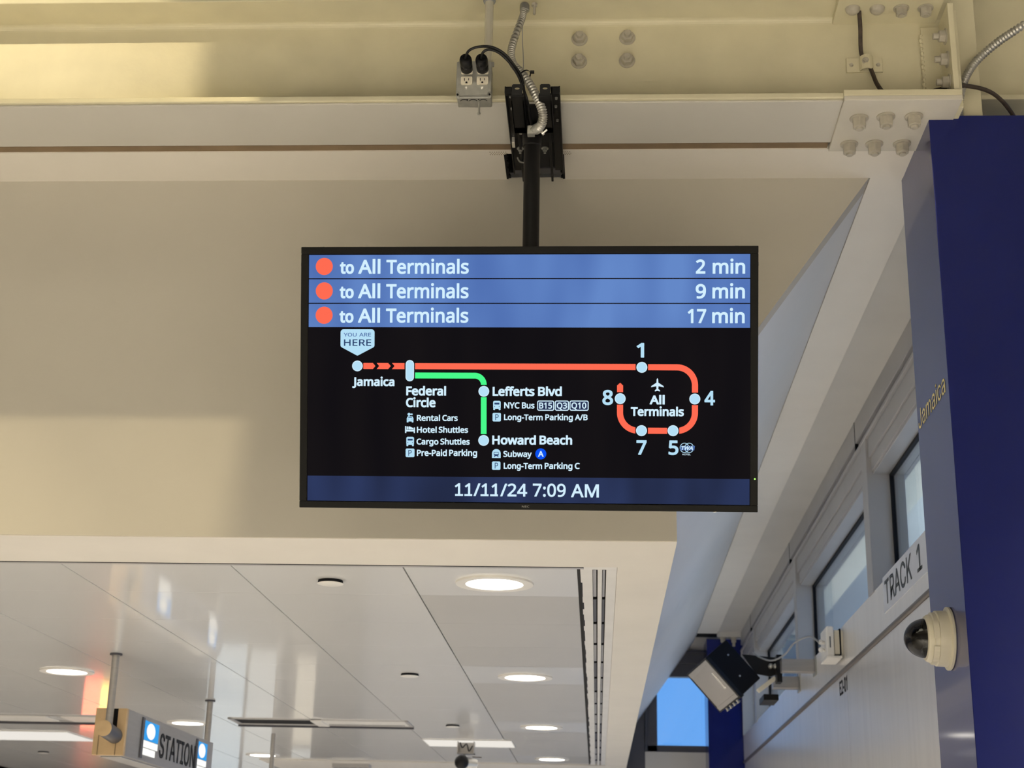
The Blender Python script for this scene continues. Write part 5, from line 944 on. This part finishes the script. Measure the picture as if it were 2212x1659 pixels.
# ================================================================== CEILING FITTINGS
def downlight(x, y, label, on=True):
    t = thing('downlight', label, 'ceiling light', (x, y, ZC), group='round recessed ceiling lights')
    MB().lathe([(0.084, 0.004), (0.084, -0.001), (0.098, -0.003), (0.113, -0.0015), (0.114, 0.004)], (x, y, ZC), (0,0,1), 48).build('trim_ring', 'white', t, smooth=True)
    MB().lathe([(0.085, 0.010), (0.085, 0.0005), (0.0005, 0.0)], (x, y, ZC), (0,0,1), 40).build('lens', 'lens', t)
    l = bpy.data.lights.new('downlight_lamp', 'AREA'); l.shape = 'DISK'; l.size = 0.15; l.energy = DL_POWER; l.color = (1.0, 0.94, 0.86); l.spread = math.radians(120)
    o = bpy.data.objects.new('lamp', l); COL.objects.link(o); o.parent = t; o.location = (0, 0, -0.006)
DL_POWER = 21.0
for y, lb in ((4.34, 'largest round downlight, nearest one beside the slot diffuser'), (6.32, 'second round downlight back in the row beside the slot diffuser'), (8.27, 'third round downlight back in the row beside the slot diffuser'), (10.24, 'smallest round downlight, farthest in the row beside the slot diffuser')):
    downlight(-0.302, y, lb)
for y, lb in ((6.35, 'round downlight left of the hanging station sign post'), (8.35, 'round downlight showing just above the hanging station sign, by its far post'), (10.32, 'round downlight at the lower left beyond the two part ceiling grille')):
    downlight(-2.252, y, lb)
downlight(-4.2, 6.35, 'round downlight outside the left of the view'); downlight(-4.2, 10.3, 'far round downlight outside the left of the view'); downlight(-2.252, 4.36, 'near round downlight outside the left of the view')

for x, y, lb in ((-0.782, 4.33, 'nearest and largest flat round ceiling cap, left of the largest downlight'), (-0.779, 6.28, 'middle flat round ceiling cap, left of the second downlight'), (-0.778, 8.24, 'farthest flat round ceiling cap, left of the third downlight'), (-3.78, 10.38, 'flat dark ceiling cap at the lower left, left of the station sign')):
    t = thing('sprinkler_cover', lb, 'sprinkler cover', (x, y, ZC), group='flat round ceiling caps')
    MB().lathe([(0.036, 0.004), (0.037, -0.001), (0.036, -0.0045)], (x, y, ZC), (0,0,1), 32).build('stem', 'gasket', t, smooth=True)
    MB().lathe([(0.036, -0.0045), (0.038, -0.005), (0.038, -0.0065), (0.035, -0.0075)], (x, y, ZC), (0,0,1), 32).build('cap', 'white', t, smooth=True)

sl = thing('slot_diffuser', 'long white two slot air diffuser along the right edge of the ceiling', 'air diffuser', (0.0, 7.3, ZC))
f_ = MB()
f_.box(-0.050, -0.016, 4.118, 10.60, ZC, ZC+0.012).box(-0.002, 0.011, 4.118, 10.60, ZC-0.001, ZC+0.012).box(0.022, 0.0515, 4.118, 10.60, ZC, ZC+0.012).box(-0.050, 0.0515, 4.076, 4.118, ZC, ZC+0.012)
f_.build('frame', 'white', sl, bevel=0.001)
MB().box(-0.04, 0.05, 4.09, 10.60, ZC+0.030, ZC+0.032).build('slot_void', 'dark', sl)
yy = 4.135; random.seed(5)
while yy < 10.5:
    ln = 0.42
    for xa, xb in ((-0.015, -0.0035), (0.0125, 0.0210)):
        MB().box(xa, xb-0.002, yy+0.012, min(yy+ln, 10.59), ZC+0.008, ZC+0.013).build('slot_blade', 'alu' if random.random() < 0.75 else 'alu_dark', sl)
        MB().box(xa, xb, yy-0.006, yy+0.004, ZC+0.004, ZC+0.012).build('slot_clip', 'gasket', sl)
    yy += ln+0.02
dirt = MB(); random.seed(9)
for k in range(60):
    y = 4.3+6.2*k/60
    dirt.box(-0.0505, -0.049+random.uniform(0.001, 0.006), y, y+0.11, ZC-0.0006, ZC+0.003)
struct(dirt, 'trim_15', 'gasket')

def grille_frame(x0, x1, y0, y1, t):
    g = MB()
    g.box(x0, x1, y0, y0+0.015, ZC-0.001, ZC+0.01).box(x0, x1, y1-0.045, y1, ZC-0.003, ZC+0.01).box(x0, x0+0.03, y0, y1, ZC-0.002, ZC+0.01).box(x1-0.02, x1, y0, y1, ZC-0.002, ZC+0.01)
    return g.build('frame', 'alu', t, bevel=0.002)
g1 = thing('ceiling_grille', 'two part ceiling air grille in the centre, half open slot and half perforated', 'air grille', (-1.5, 8.2, ZC))
grille_frame(-1.965, -1.00, 8.07, 8.33, g1)
MB().box(-1.52, -1.46, 8.07, 8.33, ZC-0.007, ZC+0.01).build('divider', 'white', g1, bevel=0.001)
MB().box(-1.935, -1.52, 8.08, 8.30, ZC+0.0005, ZC+0.0035).build('open_slot', 'gasket', g1)
MB().box(-1.46, -1.02, 8.08, 8.31, ZC-0.002, ZC+0.002).build('perforated_plate', 'white', g1)
pf = MB()
for i in range(42):
    for j in range(3): pf.cyl((-1.445+0.0098*i, 8.24+0.018*j, ZC-0.0020), (-1.445+0.0098*i, 8.24+0.018*j, ZC-0.0026), 0.0035, n=8)
pf.build('perforations', 'gasket', g1)
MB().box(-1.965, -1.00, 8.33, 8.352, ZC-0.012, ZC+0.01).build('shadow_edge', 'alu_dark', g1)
g2 = thing('ceiling_grille', 'cream linear ceiling grille at the far left, behind the station sign', 'air grille', (-3.2, 8.2, ZC))
grille_frame(-4.4, -2.50, 8.07, 8.36, g2)
MB().box(-4.37, -2.96, 8.10, 8.34, ZC-0.004, ZC+0.002).box(-2.88, -2.53, 8.10, 8.34, ZC-0.004, ZC+0.002).build('plate', 'white', g2)
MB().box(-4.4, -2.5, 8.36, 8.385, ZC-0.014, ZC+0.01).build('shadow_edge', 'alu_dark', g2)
for x0, x1, y0, y1, lb in ((-1.03, -0.50, 9.02, 9.42, 'lit rectangular ceiling panel behind the ball surveillance camera'), (-4.6, -3.13, 8.95, 9.50, 'lit rectangular ceiling panel at the far left, below the cream grille')):
    t = thing('light_panel', lb, 'ceiling light', ((x0+x1)/2, (y0+y1)/2, ZC), group='rectangular ceiling light panels')
    MB().box(x0, x1, y0, y1, ZC-0.001, ZC+0.012).build('frame', 'white', t)
    MB().box(x0+0.006, x1-0.006, y0+0.006, y1-0.006, ZC-0.0025, ZC-0.0015).build('diffuser', 'diffuser', t)

pc_ = thing('surveillance_camera', 'dark ball surveillance camera hanging from a small bracket box under the ceiling', 'camera', (-0.775, 9.1, ZC))
bkt = MB().box(-0.825, -0.820, 9.06, 9.15, 2.385, ZC).box(-0.730, -0.725, 9.06, 9.15, 2.385, ZC).box(-0.825, -0.725, 9.145, 9.15, 2.385, ZC).box(-0.825, -0.725, 9.06, 9.15, 2.385, 2.389)
bkt.build('bracket', 'stainless', pc_, bevel=0.001)
MB().tube([(-0.81, 9.08, 2.45), (-0.795, 9.07, 2.42), (-0.77, 9.06, 2.44), (-0.755, 9.06, 2.40), (-0.735, 9.065, 2.43)], 0.004, n=6).build('wiring', 'inkblack', pc_, smooth=True)
MB().cyl((-0.782, 9.09, 2.387), (-0.785, 9.09, 2.362), 0.006, n=10).build('stem', 'zinc', pc_)
MB().sphere((-0.795, 9.05, 2.335), 0.042, 24, 14).build('camera_ball', 'blackp', pc_, smooth=True, angle=80)
MB().cyl((-0.775, 9.10, 2.335), (-0.715, 9.13, 2.332), 0.034, 0.026, n=20).build('camera_body', 'silver', pc_, smooth=True)
MB().cyl((-0.735, 9.08, 2.368), (-0.68, 9.08, 2.366), 0.003, n=6).build('side_arm', 'wirecable', pc_)
struct(MB().box(-1.86, -1.60, 10.80, 10.92, ZC-0.03, ZC-0.004), 'trim_16', 'alu')

# ================================================================== HANGING STATION SIGN
hs = thing('hanging_sign', 'grey metal box sign lettered STATION hanging from two posts, tan end cap toward the camera', 'sign', (-1.88, 6.5, 2.16))
SX0, SX1, SY0, SY1, SZ0, SZ1 = -1.945, -1.822, 5.86, 7.245, 2.078, 2.256
MB().box(SX0+0.004, SX1, SY0+0.02, SY1, SZ0, SZ1).build('sign_body', 'stainless', hs, bevel=0.002)
cap = MB().prism([(SX0, SZ0), (SX1, SZ0), (SX1, SZ1), (SX0+0.088, SZ1), (SX0+0.088, SZ1-0.075), (SX0+0.042, SZ1-0.075), (SX0+0.042, SZ1), (SX0, SZ1)], (0, SY0, 0), (1,0,0), (0,0,1), (0, 0.025, 0))
cp = cap.build('end_cap', 'tan', hs, bevel=0.002)
MB().box(SX0+0.020, SX0+0.023, SY0-0.001, SY0+0.001, SZ0, SZ0+0.10).box(SX1-0.034, SX1-0.031, SY0-0.001, SY0+0.001, SZ0, SZ0+0.075).build('cap_groove', 'brown', cp)
MB().box(SX0+0.042, SX0+0.088, SY0+0.015, SY0+0.022, SZ1-0.075, SZ1).build('post_recess', 'gasket', hs)
MB().cyl((-1.855, 5.70, 2.163), (-1.862, SY0+0.02, 2.150), 0.030, n=32).build('end_tube', 'alu_dark', hs, smooth=True)
MB().cyl((-1.8549, 5.6965, 2.1633), (-1.8551, 5.702, 2.163), 0.0298, n=32).build('tube_cap', 'tan', hs)
MB().cyl((-1.878, SY0-0.035, 2.175), (-1.878, SY0-0.035, ZC), 0.0145, n=22).build('post', 'stainless', hs, smooth=True)
MB().cyl((-1.868, 7.30, 1.9), (-1.868, 7.30, ZC), 0.0145, n=22).build('post', 'stainless', hs, smooth=True)
for x, y in ((-1.878, SY0-0.035), (-1.868, 7.30)): MB().cyl((x, y, ZC-0.003), (x, y, ZC+0.004), 0.024, n=22).build('ceiling_collar', 'alu_dark', hs)
for ya, yb in ((6.10, 6.31), (6.96, 7.13)):
    MB().box(SX1, SX1+0.004, ya-0.03, ya, SZ0+0.01, SZ1-0.01).build('panel_edge', 'alu_dark', hs)
    ic = MB().box(SX1, SX1+0.003, ya, yb, SZ0+0.085, SZ1-0.018).build('blue_panel', 'signblue', hs)
    zc = (SZ0+0.085+SZ1-0.018)/2; ym = (ya+yb)/2 - 0.01
    b = MB(); q = [(ym+0.062*math.cos(2*math.pi*k/28), zc+0.032*math.sin(2*math.pi*k/28)) for k in range(28)]
    b.add([(SX1+0.0036, a, c) for a, c in q], [tuple(range(28))]); b.build('white_emblem', 'signwhite', ic)
    wp = MB().box(SX1, SX1+0.003, ya, yb, SZ0+0.056, SZ0+0.082).box(SX1, SX1+0.003, ya, yb-0.03, SZ0+0.026, SZ0+0.052).build('white_panel', 'signwhite', hs)
b = MB(); lettering(b, 'STATION', 'grotesque', 6.345, 6.925, SZ0+0.035, 0.098, 24, lambda a, c: (SX1+0.0012, a, c), space=300); b.build('sign_lettering', 'inkblack', hs)
MB().box(SX0+0.02, SX1-0.02, SY0+0.05, SY1, SZ0-0.004, SZ0).build('bottom_rail', 'alu', hs, bevel=0.001)
# third post further back
hp = thing('ceiling_post', 'thin grey post hanging from the ceiling right of the station sign', 'post', (-1.87, 8.83, ZC))
MB().cyl((-1.872, 8.83, 1.9), (-1.872, 8.83, ZC), 0.013, n=18).build('post', 'stainless', hp, smooth=True)

# lit sign board in the hall, below the view, mirrored in the metal ceiling
rs = thing('lit_sign', 'red and amber lit sign board at the left end of the far glazing', 'sign', (-4.65, 13.9, 1.6))
MB().box(-5.0, -4.4, 13.9, 13.97, 0.0, 2.0).build('cabinet', 'blackp', rs)
MB().box(-4.74, -4.58, 13.885, 13.9, 1.50, 1.95).build('red_face', 'signred', rs)
MB().box(-4.58, -4.46, 13.885, 13.9, 1.55, 1.85).build('amber_face', 'signamber', rs)

# unseen lamps added high above the beam, with blockers shaping their light
def flood(pos, target, size, power, blockers, label, spread=150):
    t = thing('unseen_flood_light', label, 'flood light', pos, group='added unseen flood lights high above the hall')
    p = Vector(pos); d = (Vector(target)-p).normalized()
    MB().obox(p-d*0.14-Vector((0.08, 0, 0.0)), (0.16, 0, 0), -d*0.06, d.cross(Vector((1, 0, 0))).normalized()*0.12).build('housing', 'black', t)
    MB().cyl(p-d*0.16, (p.x, p.y, 4.9), 0.012, n=12).build('stem', 'black', t)
    for k in blockers: MB().box(*k).build('light_blocker', 'black', t)  # unseen plates added only to cut edges into the lamp's light
    l = bpy.data.lights.new('flood_lamp', 'AREA'); l.shape = 'DISK'; l.size = size; l.energy = power; l.color = (1.0, 0.83, 0.50); l.spread = math.radians(spread)
    o = bpy.data.objects.new('lamp', l); COL.objects.link(o); o.parent = t
    o.rotation_euler = d.to_track_quat('-Z', 'Y').to_euler()
flood((-2.2, 1.4, 4.66), (-1.9, 3.44, 3.6), 0.02, 24, [(-1.968, -1.0, 1.80, 1.81, 3.9, 4.9), (-3.6, -1.968, 1.80, 1.81, 3.8, 4.424)], 'unseen black flood light added above the left of the view, aimed at the beam')
flood((-0.76, 2.65, 4.60), (-1.4, 3.70, 2.60), 0.045, 24, [(-0.815, 0.4, 2.3, 3.3, 4.0, 4.01), (-2.0, 0.4, 2.75, 2.76, 4.44, 4.8)], 'unseen black flood light added above the middle of the view, aimed at the drywall')
flood((-3.02, 2.65, 4.60), (-1.9, 3.70, 2.60), 0.045, 23, [(-2.783, -1.2, 2.4, 3.2, 4.3, 4.31), (-4.2, -1.9, 2.75, 2.76, 4.44, 4.8)], 'unseen black flood light added far left above the view, aimed at the drywall')
